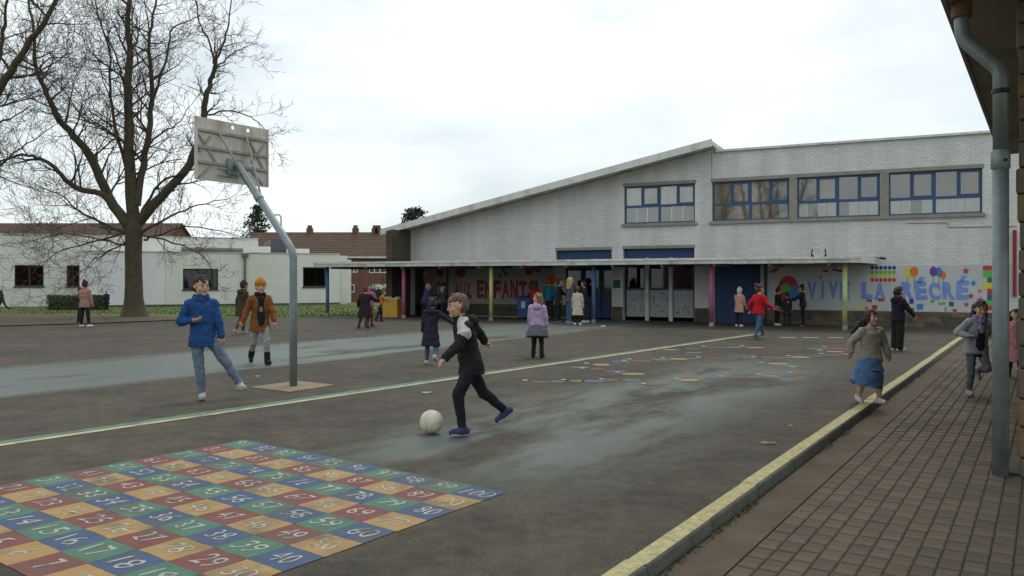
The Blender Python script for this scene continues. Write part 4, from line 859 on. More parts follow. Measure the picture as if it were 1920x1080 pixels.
# football, bins, bench, crates
bo = tag(empty('football', gp(809, 813)+Vector((0,0,.118))), 'cream white football on the ground by the running boy', 'ball')
b = MB(); b.ell((0,0,0), (.118,)*3, 14); bo_ = b.build('ball_shell', pm('ball_leather', (.66,.61,.48), .55, .12, 6, .1, 30, stain=(.35,.31,.24), stain_amt=.6, stain_scale=5), bo, True)
for k in range(6):
    a = Vector((math.sin(k*1.1), math.cos(k*1.7), math.sin(k*2.3+1))).normalized(); t = a.orthogonal().normalized(); u = a.cross(t)
    b = MB(); b.tube([a*.1+(t*math.cos(x)+u*math.sin(x))*.0625 for x in [i*math.pi/8 for i in range(17)]], .0022, 4, False); b.build('seam', pm('ball_seam', (.34,.31,.25), .7, .1, 5), bo)
def wheelie(px, py, col, Hh, W, label, sticker=None):
    e = tag(empty('waste_bin', gp(px, py), R(-12)), label, 'bin'); m_ = pm('bin_%d' % px, col, .45, .12, 4)
    b = MB(); b.hexa([(-W*.42,-W*.42,.06), (W*.42,-W*.42,.06), (W*.42,W*.42,.06), (-W*.42,W*.42,.06)], [(-W/2,-W/2,Hh), (W/2,-W/2,Hh), (W/2,W/2,Hh), (-W/2,W/2,Hh)]); bevel(b.build('body', m_, e), .02)
    b = MB(); b.hexa([(-W*.55,-W*.57,Hh+.003), (W*.55,-W*.57,Hh+.003), (W*.55,W*.55,Hh+.003), (-W*.55,W*.55,Hh+.003)], [(-W*.53,-W*.54,Hh+.05), (W*.53,-W*.54,Hh+.05), (W*.5,W*.5,Hh+.10), (-W*.5,W*.5,Hh+.10)]); bevel(b.build('lid', m_, e), .015)
    for sx in (-1, 1):
        b = MB(); b.tube([(sx*W*.42, W*.35, .08), (sx*W*.5, W*.35, .08)], .08, 12); b.build('wheel', M['black'], e)
    if sticker:
        b = MB(); b.hexa([(-.09,-W*.475,.42), (.06,-W*.475,.42), (.06,-W*.46,.42), (-.09,-W*.46,.42)], [(-.09,-W*.495,.68), (.06,-W*.495,.68), (.06,-W*.48,.68), (-.09,-W*.48,.68)]); b.build('label_sheet', M['white'], e)
wheelie(984, 598, (.03,.07,.24), .78, .52, 'blue plastic waste bin with white label under the canopy', True)
yb = tag(empty('storage_box', gp(737, 594), R(-20)), 'yellow plastic storage box heaped with white items by the pink post', 'box'); ym = pm('box_yellow', (.50,.30,.03), .5, .15, 4)
b = MB(); b.box(-.33, .33, -.3, .3, .0, .04)
for x0, x1, y0, y1 in ((-.36,-.33,-.33,.33), (.33,.36,-.33,.33), (-.33,.33,-.33,-.3), (-.33,.33,.3,.33)): b.box(x0, x1, y0, y1, 0, .72)
b.build('shell', ym, yb); b = MB(); b.box(-.39, .39, -.36, .36, .66, .70); b.build('rim', ym, yb)
b = MB()
for i in range(9): b.ell((random.uniform(-.25,.25), random.uniform(-.2,.2), .68+random.uniform(0,.07)), (.12,.1,.08), 5)
b.build('contents', cloth((.6,.58,.5)), yb)
bn = tag(empty('bench', fl(fs(822, .5), .5), -FA), 'dark bench along the mural wall under the canopy', 'bench')
for i in range(3):
    b = MB(); b.box(-1.3, 1.3, -.22+i*.15, -.09+i*.15, .44, .48); b.build('seat_slat', pm('dark_wood', (.035,.035,.045), .6, .2, 5), bn)
for x in (-1.1, 0, 1.1):
    b = MB(); b.box(x-.04, x+.04, -.2, .2, .0, .437); b.build('leg', M['black'], bn)

# ================================================================== PEOPLE
def sph_pts(c, r, n=7):
    o = []
    for i in range(n+1):
        th = math.pi*i/n
        for j in range(n*2):
            t = math.pi*j/n; o.append((c[0]+r[0]*math.sin(th)*math.cos(t), c[1]+r[1]*math.sin(th)*math.sin(t), c[2]+r[2]*math.cos(th)))
    return o
class Body:
    """collects overlapping closed volumes, fuses them into ONE continuous skin and colours it by the nearest volume"""
    def __init__(s): s.pr = []
    def cap(s, a, c, r0, r1, tag): s.pr.append(('c', Vector(a), Vector(c), r0, r1, tag))
    def ell(s, c, r, rot, tag): s.pr.append(('e', Vector(c), Vector(r), rot, None, tag))
    def ring(s, a, ra, c, rc, right, tag): s.pr.append(('r', Vector(a), Vector(c), ra, rc, tag, Vector(right)))   # elliptic frustum, ra=(side,front)
    def hull(s, pts, bmm):
        t = bmesh.new(); vs = [t.verts.new(p) for p in pts]; r = bmesh.ops.convex_hull(t, input=vs)
        junk = [g for g in r['geom_interior']+r['geom_unused'] if isinstance(g, bmesh.types.BMVert)]
        if junk: bmesh.ops.delete(t, geom=list(set(junk)), context='VERTS')
        bmesh.ops.recalc_face_normals(t, faces=t.faces); me = bpy.data.meshes.new('h'); t.to_mesh(me); t.free(); bmm.from_mesh(me); bpy.data.meshes.remove(me)
    def fuse(s, voxel, smooth, mats, fold, seed, strand=False):
        bmm = bmesh.new()
        for p in s.pr:
            if p[0] == 'c': s.hull(sph_pts(p[1], (p[3],)*3)+sph_pts(p[2], (p[4],)*3), bmm)
            elif p[0] == 'e': s.hull([Vector(p[1])+(p[3] @ Vector(q)) for q in sph_pts((0,0,0), p[2], 9)], bmm)
            else:
                ax = (p[2]-p[1]).normalized(); rt = (p[6]-ax*p[6].dot(ax)).normalized(); fw = ax.cross(rt); pts = []
                for c, r in ((p[1], p[3]), (p[2], p[4])):
                    for j in range(20):
                        t = 2*math.pi*j/20; pts.append(c+rt*(r[0]*math.cos(t))+fw*(r[1]*math.sin(t)))
                s.hull(pts, bmm)
        me = bpy.data.meshes.new('b'); bmm.to_mesh(me); bmm.free()
        o = bpy.data.objects.new('b', me); COL.objects.link(o)
        m = o.modifiers.new('r', 'REMESH'); m.mode = 'VOXEL'; m.voxel_size = voxel
        m = o.modifiers.new('s', 'SMOOTH'); m.factor = .5; m.iterations = smooth
        dg = bpy.context.evaluated_depsgraph_get(); res = bpy.data.meshes.new_from_object(o.evaluated_get(dg)); bpy.data.objects.remove(o); bpy.data.meshes.remove(me)
        nv = len(res.vertices); co = np.empty(nv*3); res.vertices.foreach_get('co', co); co = co.reshape(-1, 3)
        tags = sorted({p[5] for p in s.pr}); D = np.full((len(s.pr), nv), 9.0)
        for i, p in enumerate(s.pr):
            if p[0] == 'e':
                R3 = np.array(p[3].transposed().to_3x3() if hasattr(p[3], 'to_3x3') else p[3].transposed()); l = (co-np.array(p[1])) @ R3.T; k = np.linalg.norm(l/np.array(p[2]), axis=1); D[i] = (k-1)*min(p[2])
            else:
                a, c = np.array(p[1]), np.array(p[2]); ab = c-a; t = np.clip(((co-a) @ ab)/max(ab @ ab, 1e-9), 0, 1); d = co-(a+t[:, None]*ab)
                if p[0] == 'c': D[i] = np.linalg.norm(d, axis=1)-(p[3]+(p[4]-p[3])*t)
                else:
                    ax = Vector(ab).normalized(); rt = (p[6]-ax*p[6].dot(ax)).normalized(); fw = ax.cross(rt)
                    rx = p[3][0]+(p[4][0]-p[3][0])*t; ry = p[3][1]+(p[4][1]-p[3][1])*t; k = np.sqrt(((d @ np.array(rt))/rx)**2+((d @ np.array(fw))/ry)**2)
                    over = ((co-a) @ ab)/(ab @ ab); out_ = np.maximum(np.maximum(-over, over-1), 0)*np.linalg.norm(ab); D[i] = np.maximum((k-1)*np.minimum(rx, ry), out_)
        own = np.array([tags.index(p[5]) for p in s.pr])[D.argmin(0)]
        # cloth folds as real relief
        nrm = np.empty(nv*3); res.vertices.foreach_get('normal', nrm); nrm = nrm.reshape(-1, 3); fl_ = np.array([0 if t in ('skin', 'shoe', 'sole') else 1 for t in tags])[own]
        if fold:
            for i in range(nv):
                if fl_[i]:
                    v = co[i]; h = (1.3*noise.noise((v[0]*48+seed, v[1]*48, v[2]*11))+.6*noise.noise((v[0]*14, v[1]*14+seed, v[2]*9))) if strand else noise.noise((v[0]*9+seed, v[1]*9, v[2]*13))+.6*noise.noise((v[0]*22, v[1]*22+seed, v[2]*26)); co[i] += nrm[i]*h*fold
            res.vertices.foreach_set('co', co.ravel())
        for t in tags: res.materials.append(mats[t])
        lp = np.array([own[list(p.vertices)].max() if False else np.bincount(own[list(p.vertices)]).argmax() for p in res.polygons], dtype=np.int32)
        res.polygons.foreach_set('material_index', lp); res.polygons.foreach_set('use_smooth', [True]*len(lp)); res.update(); return res
def sdir(side, flex, out_): f, o = R(flex), R(out_); return Vector((side*math.sin(o), math.sin(f)*math.cos(o), -math.cos(f)*math.cos(o)))
def hairmat(c): return pm('hair_%02d_%02d_%02d' % tuple(int(x*200) for x in c), c, .6, .35, 30, .5, 90, spec=.4)
def person(label, px, py, hpx, yaw, top, bottom, shoe=(.03,.03,.03), skin='skin1', hair=(.04,.025,.018), style='short', lean=4, roll=0, twist=0, hy=0, hp=0,
           la=(5,10), lf=(12,6), ra=(5,10), rf=(12,6), lt=(3,3), ls=(-3,2), rt=(-2,3), rs=(-6,2), puff=1.0, coat=0.0, flare=1.0, skirt=None, skirt_len=.2, collar=None, hood=False, hat=None,
           inner=None, scarf=None, bag=None, stripe=None, backpatch=None, z0=0.0, near=False, group=None, sole=None, cuff=None, name='person', gy=None, boots=False, chest=None):
    g = gp(px, py, z0) if gy is None else gy; S = hpx/F*g.y*.965; puff = 1+(puff-1)*.8
    B = Body(); rg = random.Random(int(px*7+py)); mats = {'top': cloth(top), 'bot': cloth(bottom), 'skin': M[skin], 'shoe': cloth(shoe), 'sole': cloth(sole or (.45,.44,.42))}
    lz = R(lean); rl = R(roll); up = Vector((math.sin(rl), math.sin(lz)*math.cos(rl), math.cos(lz)*math.cos(rl))).normalized()
    tw = R(twist); rgt = Vector((math.cos(tw), math.sin(tw)*1.0, 0)); rgt = (rgt-up*rgt.dot(up)).normalized(); fwd = up.cross(rgt); hr = Vector((1,0,0)); C = Vector((0,0,0))
    T = lambda h, x=0, y=0: C+up*(h*S)+rgt*(x*S)+fwd*(y*S)
    pf = puff
    # legs
    low = []; feet = []
    for sd_, th, sh in ((-1, lt, ls), (1, rt, rs)):
        hip = C+hr*(sd_*.050*S)+Vector((0,0,-.01*S)); kn = hip+sdir(sd_, *th)*(.248*S); an = kn+sdir(sd_, *sh)*(.238*S)
        B.cap(hip, kn, .057*S, .043*S, 'bot' if not skirt or skirt.get('leg') is None else 'leg'); B.cap(kn, an, .044*S, .029*S, 'bot' if not skirt or skirt.get('leg') is None else 'leg')
        if boots: B.cap(kn.lerp(an, .62), an, .039*S, .038*S, 'shoe')
        if cuff: B.cap(hip, kn, .072*S, .064*S, 'bot'); B.cap(kn, an.lerp(kn, .06), .064*S, .060*S, 'bot')
        # foot: pitch follows the shank a little
        fa = sh[0]*.75; ff = Vector((sd_*.12, math.cos(R(fa)), math.sin(R(fa)))).normalized() if abs(fa) > 14 else Vector((sd_*.15, 1, 0)).normalized()
        dn = Vector((0, math.sin(R(fa)), -math.cos(R(fa)))) if abs(fa) > 14 else Vector((0,0,-1))
        heel = an+dn*(.020*S)-ff*(.026*S); toe = heel+ff*(.112*S)
        B.cap(heel, heel.lerp(toe, .55), .031*S, .030*S, 'shoe'); B.cap(heel.lerp(toe, .5), toe, .030*S, .023*S, 'shoe'); B.cap(an, heel+ff*.03*S, .033*S, .032*S, 'shoe')
        B.cap(heel+dn*(.022*S), toe+dn*(.014*S), .016*S, .014*S, 'sole'); B.cap(heel+dn*(.02*S)+hr*.014*S, toe+dn*(.013*S)+hr*.012*S, .014*S, .013*S, 'sole'); B.cap(heel+dn*(.02*S)-hr*.014*S, toe+dn*(.013*S)-hr*.012*S, .014*S, .013*S, 'sole')
        low += [(heel+dn*(.036*S)).z, (toe+dn*(.027*S)).z]; feet.append((heel+toe)/2)
    if skirt and skirt.get('leg') is not None: mats['leg'] = cloth(skirt['leg']) if not isinstance(skirt['leg'], str) else M[skirt['leg']]
    # pelvis and torso
    B.ring(T(-.035), (.094*S, .066*S), T(.05), (.080*S, .060*S), rgt, 'bot')
    prof = [(-.02, .104, .078), (.09, .090, .070), (.19, .100, .074), (.262, .098, .068), (.305, .068, .052), (.325, .045, .042)]
    for (h0, a0_, b0_), (h1, a1_, b1_) in zip(prof, prof[1:]): B.ring(T(h0), (a0_*pf*S, b0_*pf*S), T(h1), (a1_*(pf if h1 < .3 else 1)*S, b1_*(pf if h1 < .3 else 1)*S), rgt, 'top')
    hem = .055+coat; dnv = (Vector((0,0,-1))*.6-up*.4).normalized()
    B.ring(T(0), (.103*pf*S, .078*pf*S), C+dnv*(hem*S), ((.110+.02*flare*coat/.2)*pf*flare*S, (.086+.05*coat)*pf*flare*S), hr, 'top')
    if inner is not None:
        mats['inner'] = cloth(inner); B.ring(T(-.10, 0, .036*pf), (.066*S, .052*pf*S), T(.29, 0, .026*pf), (.052*S, .052*pf*S), rgt, 'inner')
        if chest: mats['print'] = cloth(chest); B.ell(T(.15, .004, .080*pf), (.022*S,.010*S,.035*S), Matrix.Identity(3), 'print')
    if stripe is not None: mats['stripe'] = cloth(stripe)
    # arms and hands
    for sd_, ua, fa in ((-1, la, lf), (1, ra, rf)):
        shd = T(.268, sd_*.090*min(pf, 1.12)); el = shd+(Matrix.Rotation(tw, 3, 'Z') @ sdir(sd_, *ua))*(.160*S); fd = Matrix.Rotation(tw, 3, 'Z') @ sdir(sd_, *fa); wr = el+fd*(.125*S)
        B.cap(T(.27, sd_*.06), shd, .046*S, .043*pf*S, 'top'); B.cap(shd, el, .042*pf*S, .036*pf*S, 'top'); B.cap(el, wr, .036*pf*S, .028*pf*S, 'top')
        if stripe is not None: B.cap(T(.305, sd_*.05, .01), shd+(el-shd)*.35+rgt*(sd_*.008*S), .042*S, .043*pf*S+.004, 'stripe')
        # hand: palm, four fingers of unequal length with a knuckle bend, thumb from the side of the palm
        lat = fd.cross(Vector((0,0,1)) if abs(fd.z) < .8 else fwd).normalized(); pn = fd.cross(lat).normalized()
        if pn.dot(-fwd) < 0: pn = -pn
        pal = wr+fd*(.045*S)
        for k in (-1, 0, 1): B.cap(wr+lat*(k*.008*S), pal+lat*(k*.013*S), .013*S, .011*S, 'skin')
        for k, ln in ((-1.5, .030), (-.5, .038), (.5, .041), (1.5, .036)):
            a = pal+lat*(k*.0098*S); k1 = a+(fd*.9+pn*.35).normalized()*(ln*.55*S); k2 = k1+(fd*.55+pn*.8).normalized()*(ln*.55*S); B.cap(a, k1, .0068*S, .0064*S, 'skin'); B.cap(k1, k2, .0064*S, .0056*S, 'skin')
        t0 = wr+fd*(.018*S)+lat*(.018*S); t1 = t0+(fd*.7+lat*.7+pn*.2).normalized()*(.024*S); B.cap(t0, t1, .0085*S, .0075*S, 'skin'); B.cap(t1, t1+(fd*.95+pn*.4).normalized()*(.018*S), .0075*S, .006*S, 'skin')
    # neck and head
    hu = (up*.75+Vector((0,0,.25))).normalized(); HR = (Matrix.Rotation(R(-hy)+tw, 3, 'Z') @ Matrix.Rotation(R(-hp)-lz*.4, 3, 'X')); nk = T(.325); Hc = nk+hu*(.098*S)+fwd*(.012*S)
    HP = lambda x, y, z: Hc+HR @ Vector((x*S, y*S, z*S))
    B.cap(T(.30), nk+hu*.05*S, .036*S, .034*S, 'skin')
    B.ell(HP(0,-.004,.012), (.060*S,.071*S,.070*S), HR, 'skin'); B.ell(HP(0,.020,-.034), (.046*S,.047*S,.046*S), HR, 'skin'); B.cap(HP(0,.063,.004), HP(0,.071,-.018), .0075*S, .0105*S, 'skin'); B.cap(HP(0,.050,-.066), HP(0,.054,-.062), .016*S, .016*S, 'skin')
    for k in (-1, 1): B.ell(HP(k*.060,.0,-.008), (.008*S,.012*S,.018*S), HR, 'skin'); B.cap(HP(k*.034,.046,-.018), HP(k*.030,.048,-.024), .017*S, .015*S, 'skin')
    if collar or hood:
        mats['collar'] = cloth(collar or top)
        for j in range(8):
            t = j*math.pi/4; B.cap(T(.312)+rgt*(.056*S*math.cos(t))+fwd*(.050*S*math.sin(t)), T(.338)+rgt*(.052*S*math.cos(t))+fwd*(.050*S*math.sin(t)), .020*S, .016*S, 'collar')
        if hood: B.ell(T(.285, 0, -.075), (.080*S,.042*S,.055*S), Matrix.Identity(3), 'collar')
    if skirt:
        mats['skirt'] = cloth(skirt['c']); fr = skirt.get('flare', 1.5); wv = skirt.get('wind', 0); sl_ = skirt.get('len', skirt_len)
        mid = C+Vector((wv*.4*S, 0, -sl_*.5*S)); B.ring(C+Vector((0,0,.02*S)), (.098*S,.080*S), mid, (.105*fr*.92*S,.10*fr*.92*S), hr, 'skirt'); B.ring(mid, (.105*fr*.92*S,.10*fr*.92*S), C+Vector((wv*S, -.02*S, -sl_*S)), (.108*fr*S,.108*fr*S), hr, 'skirt')
    if skirt and skirt.get('wind'):
        B.ring(C+Vector((.05*S, 0, -.23*S)), (.07*S, .085*S), C+Vector((.22*S, -.02*S, -.29*S)), (.035*S, .055*S), Vector((0,0,1)), 'skirt')
    if scarf:
        mats['scarf'] = cloth(scarf)
        for j in range(9):
            t = j*2*math.pi/9; B.cap(T(.318)+rgt*(.058*S*math.cos(t))+fwd*(.054*S*math.sin(t)), T(.345)+rgt*(.056*S*math.cos(t))+fwd*(.052*S*math.sin(t)), .025*S, .022*S, 'scarf')
        B.cap(T(.31, -.015, .06), T(.19, .0, .088), .026*S, .024*S, 'scarf'); B.cap(T(.31, .02, .06), T(.22, .012, .088), .024*S, .02*S, 'scarf')
    if backpatch: mats['patch'] = cloth(backpatch); B.ell(T(.20, 0, -.066*pf), (.03*S,.02*S,.035*S), Matrix.Identity(3), 'patch')
    me = B.fuse((.0078 if near else .0115)*max(S/1.4, .8), 3 if near else 2, mats, (.0075 if near else .007)*S, px*.1)
    zb = min(low); root = tag(empty(name, (g.x, g.y, g.z)), label, 'person', group); fc = (feet[0]+feet[1])/2
    R4 = Matrix.Rotation(R(-yaw), 4, 'Z'); shift = Vector((-fc.x*.5, -fc.y*.5, -zb))
    root.rotation_euler = (0, 0, R(-yaw))
    def child(nm, mesh): o = bpy.data.objects.new(nm, mesh); link(o, root); o.location = shift; return o
    child('body', me)
    # hair
    Hb = Body(); hm = {'h': hairmat(hair)}; I3 = HR
    if hat is None or style in ('long', 'pony', 'wavy', 'blow'):
        if hat is None:
            Hb.ell(HP(0,-.014,.024), (.0640*S,.071*S,.067*S), HR, 'h'); Hb.ell(HP(0,-.030,-.005), (.062*S,.055*S,.062*S), HR, 'h')
            for j in range(16 if near else 9):
                a = rg.uniform(-2.6, 2.6); x, y = math.sin(a), math.cos(a); zt = .075 if abs(a) > 1.2 else .082
                Hb.cap(HP(x*.030, y*.030-.01, zt), HP(x*.060, y*.068-.006, .040+rg.uniform(-.012,.01)), .012*S, .007*S, 'h')
        if style == 'curly':
            for j in range(34): 
                a = rg.uniform(0, 6.28); zz = rg.uniform(-.055, .095); r_ = .07; Hb.ell(HP(math.cos(a)*r_*(1-.3*max(zz, 0)/.09), -.022+math.sin(a)*r_*.85-.012, zz), (.020*S,)*3, HR, 'h')
        if style in ('long', 'wavy'):
            for j in range(13):
                a = R(100+160*j/12); x, y = math.cos(a-R(90))*0, 0; cx = -math.cos(R(180*j/12))*.058; cy = -.022-math.sin(R(180*j/12))*.046; ln = rg.uniform(.17, .21) if style == 'long' else rg.uniform(.13, .165)
                m1 = HP(cx*1.12, cy-.004, -.04)+Vector((0,0,-.02*S)); e = m1+(-up*.6+Vector((0,0,-.4))).normalized()*(ln*.55*S)+rgt*(rg.uniform(-.012,.012)*S)-fwd*(.012*S)
                Hb.cap(HP(cx, cy, .03), m1, .020*S, .021*S, 'h'); Hb.cap(m1, e, .021*S, .010*S, 'h')
        if style == 'blow':
            for j in range(15):
                t = rg.random(); a = HP(-.02+.04*t, -.05, .03-.07*rg.random()); m1 = a+HR @ Vector(((-.05-.04*t)*S, -.05*S, -.02*S)); wv = Vector((.10+.07*t, -.05, -.16-.04*rg.random()))*S
                Hb.cap(a, m1+Vector((.05*S,-.01*S,-.02*S)), .024*S, .021*S, 'h'); Hb.cap(m1+Vector((.05*S,-.01*S,-.02*S)), m1+Vector((.05*S,0,-.02*S))+wv, .021*S, .006*S, 'h')
            for k in (-1, 1): Hb.cap(HP(k*.058,.02,.03), HP(k*.062,.0,-.05), .014*S, .014*S, 'h')
        if style == 'pony': Hb.cap(HP(0,-.07,.03), HP(0,-.10,.0), .020*S, .022*S, 'h'); Hb.cap(HP(0,-.10,.0), HP(0,-.085,-.10), .022*S, .008*S, 'h')
        if style == 'bun': Hb.ell(HP(0,-.045,.088), (.032*S,)*3, HR, 'h')
        if style == 'buns':
            for k in (-1, 1): Hb.ell(HP(k*.05,-.03,.075), (.026*S,)*3, HR, 'h'); Hb.cap(HP(k*.056,-.03,-.01), HP(k*.062,-.035,-.07), .018*S, .012*S, 'h')
        child('hair', Hb.fuse((.0085 if near else .012)*max(S/1.4, .8), 1, hm, .0062*S, 3.3+px, True))
    if hat:
        Ht = Body(); hc, pom = hat; Ht.ell(HP(0,-.008,.030), (.0695*S,.078*S,.072*S), HR, 't'); Ht.ring(HP(0,-.010,.020), (.071*S,.079*S), HP(0,-.012,.046), (.071*S,.079*S), HR @ Vector((1,0,0)), 't'); Ht.ell(HP(0,-.035,-.01), (.064*S,.052*S,.05*S), HR, 't')
        Ht.ell(HP(0,-.02,.095), (.035*S,.035*S,.02*S), HR, 't')
        if pom: Ht.ell(HP(0,-.02,.120), (.030*S,)*3, HR, 't')
        child('knitted_hat', Ht.fuse(.010*max(S/1.4, .8), 1, {'t': cloth(hc)}, .003*S, px))
    # face
    for k in (-1, 1):
        b = MB(); b.ell(HP(k*.0235,.0585,.004), (.0095*S,.0055*S,.0050*S), 5, HR); b.mi = 1; b.ell(HP(k*.0235,.0615,.004), (.0055*S,.0035*S,.0050*S), 5, HR); ch = b.build('eye', [M['eyewhite'], M['eye']], root); ch.location = shift
        b = MB(); b.tube([HP(k*.012,.0675,.020), HP(k*.024,.0665,.024), HP(k*.037,.057,.019)], .0022*S, 5); ch = b.build('eyebrow', hairmat(hair), root); ch.location = shift
    b = MB(); b.ell(HP(0,.0635,-.043), (.0165*S,.005*S,.0042*S), 5, HR); ch = b.build('mouth', M['mouth'], root); ch.location = shift
    if bag:
        b = MB(); c = T(.02, bag[1], -.07); b.ell(c, (.05*S,.035*S,.06*S), 7); ch = b.build('bag', cloth(bag[0]), root, True); ch.location = shift
    return root

JEANS = (.15,.20,.27); DJ = (.06,.11,.20); BLK = (.014,.014,.017); GREYP = (.27,.27,.27); WHT = (.6,.59,.57)
person('boy in blue jacket and pale jeans swinging one leg', 398, 750, 229, 148, (.022,.075,.22), JEANS, (.42,.41,.40), 'skin1', (.035,.022,.016), 'short', lean=3, roll=3, hy=-22, hp=9, puff=1.08, coat=.035,
       la=(8,14), lf=(6,10), ra=(-14,24), rf=(98,-44), lt=(12,30), ls=(4,30), rt=(2,-5), rs=(-4,-6), near=True, collar=(.022,.075,.22))
person('child in rust jacket and orange knitted hat walking past the pole', 487, 683, 158, 152, (.23,.085,.025), (.30,.30,.30), (.02,.018,.017), 'skin1', (.05,.03,.02), 'short', hat=((.42,.16,.03), False), lean=4, hy=5,
       la=(12,12), lf=(22,8), ra=(-8,22), rf=(2,18), lt=(20,3), ls=(2,2), rt=(-10,3), rs=(-38,2), puff=1.14, coat=.07, inner=(.018,.018,.028), chest=(.26,.19,.07), boots=True, near=True, sole=(.02,.018,.017), collar=(.02,.02,.03))
person('child in dark brown hooded coat walking off behind rust jacket', 452, 627, 99, 35, (.055,.040,.030), (.10,.055,.045), (.30,.29,.28), 'skin2', (.02,.015,.012), 'short', lean=6, lt=(16,2), ls=(4,2), rt=(-16,2), rs=(-34,2), puff=1.15, coat=.13, flare=1.15, hat=((.045,.034,.027), False), hood=True, la=(-12,14), lf=(4,8))
person('person in dusty pink jacket and black trousers, seen from behind on the left', 160, 614, 86, 8, (.32,.20,.16), BLK, WHT, 'skin2', (.02,.015,.012), 'bun', lean=2, lt=(3,6), ls=(0,6), rt=(-2,8), rs=(-2,8), puff=1.18, collar=(.75,.14,.16), la=(12,14), lf=(70,-10), coat=.04)
person('child in dark clothes half hidden beside the dusty pink jacket', 149, 606, 66, 60, (.03,.024,.028), (.03,.024,.03), BLK, 'skin2', (.02,.015,.012), 'short', la=(40,10), lf=(90,0))
person('small child in dark jacket running at the left edge', 6, 585, 42, -75, (.035,.032,.045), (.025,.025,.032), BLK, 'skin2', (.03,.02,.014), 'long', lean=14, lt=(30,2), ls=(-6,2), rt=(-26,2), rs=(-60,2), la=(-30,10), lf=(30,5), ra=(35,10), rf=(80,5))
person('small child in white hat and navy coat by the hedge', 200, 582, 37, 180, (.018,.02,.045), (.02,.02,.035), BLK, 'skin1', (.04,.03,.02), 'short', hat=((.5,.5,.5), True), coat=.08, puff=1.15)
person('child in wide black coat, back turned, beside the yellow box', 683, 617, 79, 10, (.016,.012,.013), (.075,.062,.05), BLK, 'skin1', (.10,.045,.022), 'bun', lean=5, lt=(6,14), ls=(-2,16), rt=(4,4), rs=(-22,4), puff=1.42, coat=.20, flare=1.12, la=(6,30), lf=(10,10), ra=(30,48), rf=(60,50))
person('girl in pink jacket behind the wide black coat', 692, 613, 80, 150, (.42,.10,.24), (.28,.035,.06), BLK, 'skin2', (.018,.014,.012), 'long', lean=4, puff=1.08, la=(10,20), lf=(40,10))
person('child in orange jacket stretching one arm before the yellow box', 712, 604, 60, 75, (.40,.16,.03), (.02,.02,.03), BLK, 'skin1', (.10,.06,.03), 'short', lean=14, la=(70,10), lf=(62,5), ra=(55,10), rf=(50,5), lt=(10,4), rt=(-14,4), rs=(-24,4))
person('child in navy coat with beige fur hood leaning over the bench', 797, 598, 66, 40, (.025,.03,.085), (.02,.02,.03), BLK, 'skin1', (.30,.19,.10), 'curly', lean=24, puff=1.2, la=(50,16), lf=(80,5), ra=(55,12), rf=(80,5), coat=.05)
person('dark-clothed child with pale hair beside the bench', 832, 598, 60, -30, (.03,.032,.05), (.02,.02,.024), BLK, 'skin1', (.30,.22,.14), 'short', lean=16, puff=1.1, la=(40,10), lf=(70,5))
person('girl in long navy coat with two hair buns running away', 808, 684, 123, 8, (.024,.024,.045), DJ, (.5,.5,.5), 'skin1', (.035,.02,.016), 'buns', lean=5, roll=2, la=(2,14), lf=(6,8), ra=(12,58), rf=(8,52), lt=(6,3), ls=(-4,3), rt=(2,8), rs=(-52,5), puff=1.16, coat=.20, flare=1.06, hood=True, near=True)
person('boy in black jacket with white shoulder band chasing the football', 893, 812, 268, -112, (.012,.014,.015), (.016,.019,.022), (.05,.055,.13), 'skin1', (.14,.088,.052), 'short', lean=13, hy=4, hp=4, la=(34,20), lf=(50,4), ra=(-80,18), rf=(-38,10), lt=(30,5), ls=(-8,3), rt=(-28,5), rs=(-50,3), puff=1.12, coat=.03, stripe=(.50,.50,.48), near=True, hood=True, sole=(.5,.5,.5))
person('girl in lilac puffer jacket and checked skirt, seen from behind', 1008, 671, 119, 12, (.46,.33,.52), BLK, BLK, 'skin1', (.19,.115,.06), 'wavy', hy=-82, lean=2, puff=1.26, la=(10,10), lf=(14,4), ra=(2,12), rf=(8,6), lt=(4,2), ls=(0,3), rt=(-3,4), rs=(-14,4), skirt={'c': (.12,.12,.14), 'flare': 1.75, 'len': .21, 'leg': BLK}, near=True, hood=True, sole=BLK, boots=True)
person('blonde girl in grey top and blue jeans by the blue doors', 1068, 608, 86, 60, (.075,.075,.095), DJ, (.35,.22,.30), 'skin1', (.40,.26,.12), 'long', lean=3, la=(18,8), lf=(40,4))
person('dark-clothed person left of the blonde girl by the doors', 1048, 604, 80, 100, (.018,.018,.02), (.016,.016,.018), BLK, 'skin2', (.03,.02,.015), 'short', coat=.1, la=(30,8), lf=(90,0))
person('girl in cream quilted coat with ponytail, seen from behind', 1083, 610, 72, 5, (.50,.45,.36), BLK, WHT, 'skin1', (.06,.035,.022), 'pony', lean=1, puff=1.1, coat=.22, flare=1.1)
person('dark-clothed person right of the cream coat by the doors', 1097, 606, 78, -60, (.025,.025,.028), (.045,.035,.04), WHT, 'skin2', (.03,.02,.015), 'short', la=(25,8), lf=(60,0))
person('child in bright red jacket by the red lettering', 1003, 600, 72, 30, (.38,.012,.022), (.02,.02,.025), BLK, 'skin2', (.05,.02,.016), 'long')
person('child in teal jacket with orange hair under the canopy', 1030, 600, 76, 20, (.015,.16,.19), (.014,.014,.018), BLK, 'skin1', (.26,.075,.025), 'curly', puff=1.2, bag=((.03,.05,.2), .08))
person('child in pink coat and white knitted hat by the blue panel', 1386, 613, 72, 40, (.48,.25,.22), BLK, WHT, 'skin1', (.08,.05,.03), 'short', hat=((.6,.57,.53), False), puff=1.2, coat=.10, la=(30,12), lf=(70,0), ra=(10,10), rf=(30,5), collar=(.5,.42,.36))
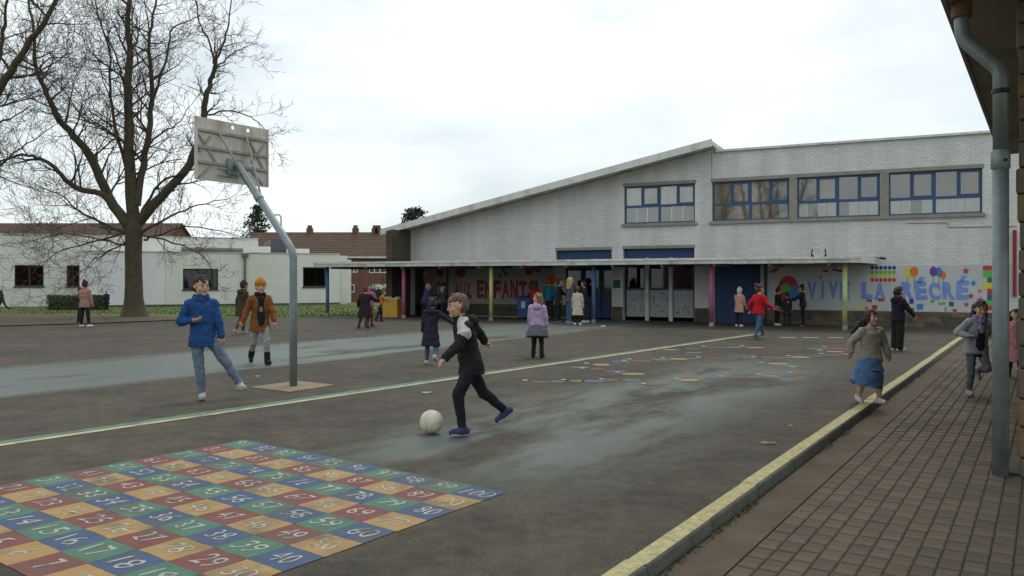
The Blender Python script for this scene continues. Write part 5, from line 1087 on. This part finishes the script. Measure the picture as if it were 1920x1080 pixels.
person('child in red jacket and jeans running under the canopy edge', 1424, 635, 101, 62, (.46,.012,.028), DJ, (.10,.09,.09), 'skin1', (.10,.055,.032), 'curly', lean=3, hy=10, la=(-28,24), lf=(10,14), ra=(16,28), rf=(60,5), lt=(30,8), ls=(26,8), rt=(-18,6), rs=(-24,6), puff=1.32)
person('child in black with burgundy hat and pink skirt', 1458, 611, 70, 75, (.016,.015,.018), BLK, WHT, 'skin1', (.03,.02,.016), 'short', hat=((.12,.015,.03), False), skirt={'c': (.34,.17,.17), 'flare': 1.25, 'len': .14, 'leg': BLK}, la=(30,12), lf=(70,0))
person('child in black with pink motif on the back', 1476, 613, 64, -5, (.015,.014,.020), (.016,.016,.024), BLK, 'skin2', (.02,.015,.014), 'short', puff=1.1, coat=.12, backpatch=(.36,.12,.22))
person('child in charcoal jacket with hair bun reaching left', 1505, 611, 75, -80, (.035,.033,.04), (.018,.018,.022), BLK, 'skin1', (.02,.015,.014), 'bun', lean=6, la=(55,8), lf=(75,0), ra=(45,8), rf=(70,0), bag=((.42,.15,.03), .02), puff=1.1)
person('girl in grey-beige jacket and flying denim skirt running along the kerb', 1632, 757, 174, 172, (.29,.265,.22), BLK, (.55,.52,.48), 'skin1', (.022,.016,.015), 'blow', lean=4, roll=2, hy=-14, la=(-6,24), lf=(10,16), ra=(-34,32), rf=(6,10), lt=(16,2), ls=(-6,2), rt=(-6,3), rs=(-24,2), puff=1.26, coat=.02,
       skirt={'c': (.075,.145,.29), 'flare': 1.62, 'len': .33, 'wind': .05, 'leg': 'skin1'}, near=True)
person('person in black jacket and wide black trousers pointing right', 1684, 658, 118, 72, (.020,.019,.022), (.012,.012,.014), WHT, 'skin1', (.028,.018,.015), 'pony', lean=2, puff=1.28, ra=(30,14), rf=(46,8), la=(50,4), lf=(50,4), cuff=True, hood=True, near=True)
person('girl in silvery grey jacket with lilac scarf running on the brick pavement', 1828, 742, 176, 184, (.27,.29,.31), (.115,.12,.13), (.30,.29,.29), 'skin1', (.045,.024,.018), 'long', lean=12, hp=6, hy=4, la=(-14,30), lf=(84,-24), ra=(-22,38), rf=(80,-30), lt=(26,3), ls=(-78,2), rt=(4,3), rs=(-6,2), puff=1.26, inner=(.016,.013,.022), scarf=(.30,.20,.40), z0=PV, near=True, coat=.02)
person('child in pink coat mostly hidden behind the downpipe', 1903, 708, 126, 200, (.52,.22,.26), BLK, BLK, 'skin1', (.04,.025,.02), 'long', puff=1.25, coat=.24, flare=1.15, z0=PV)
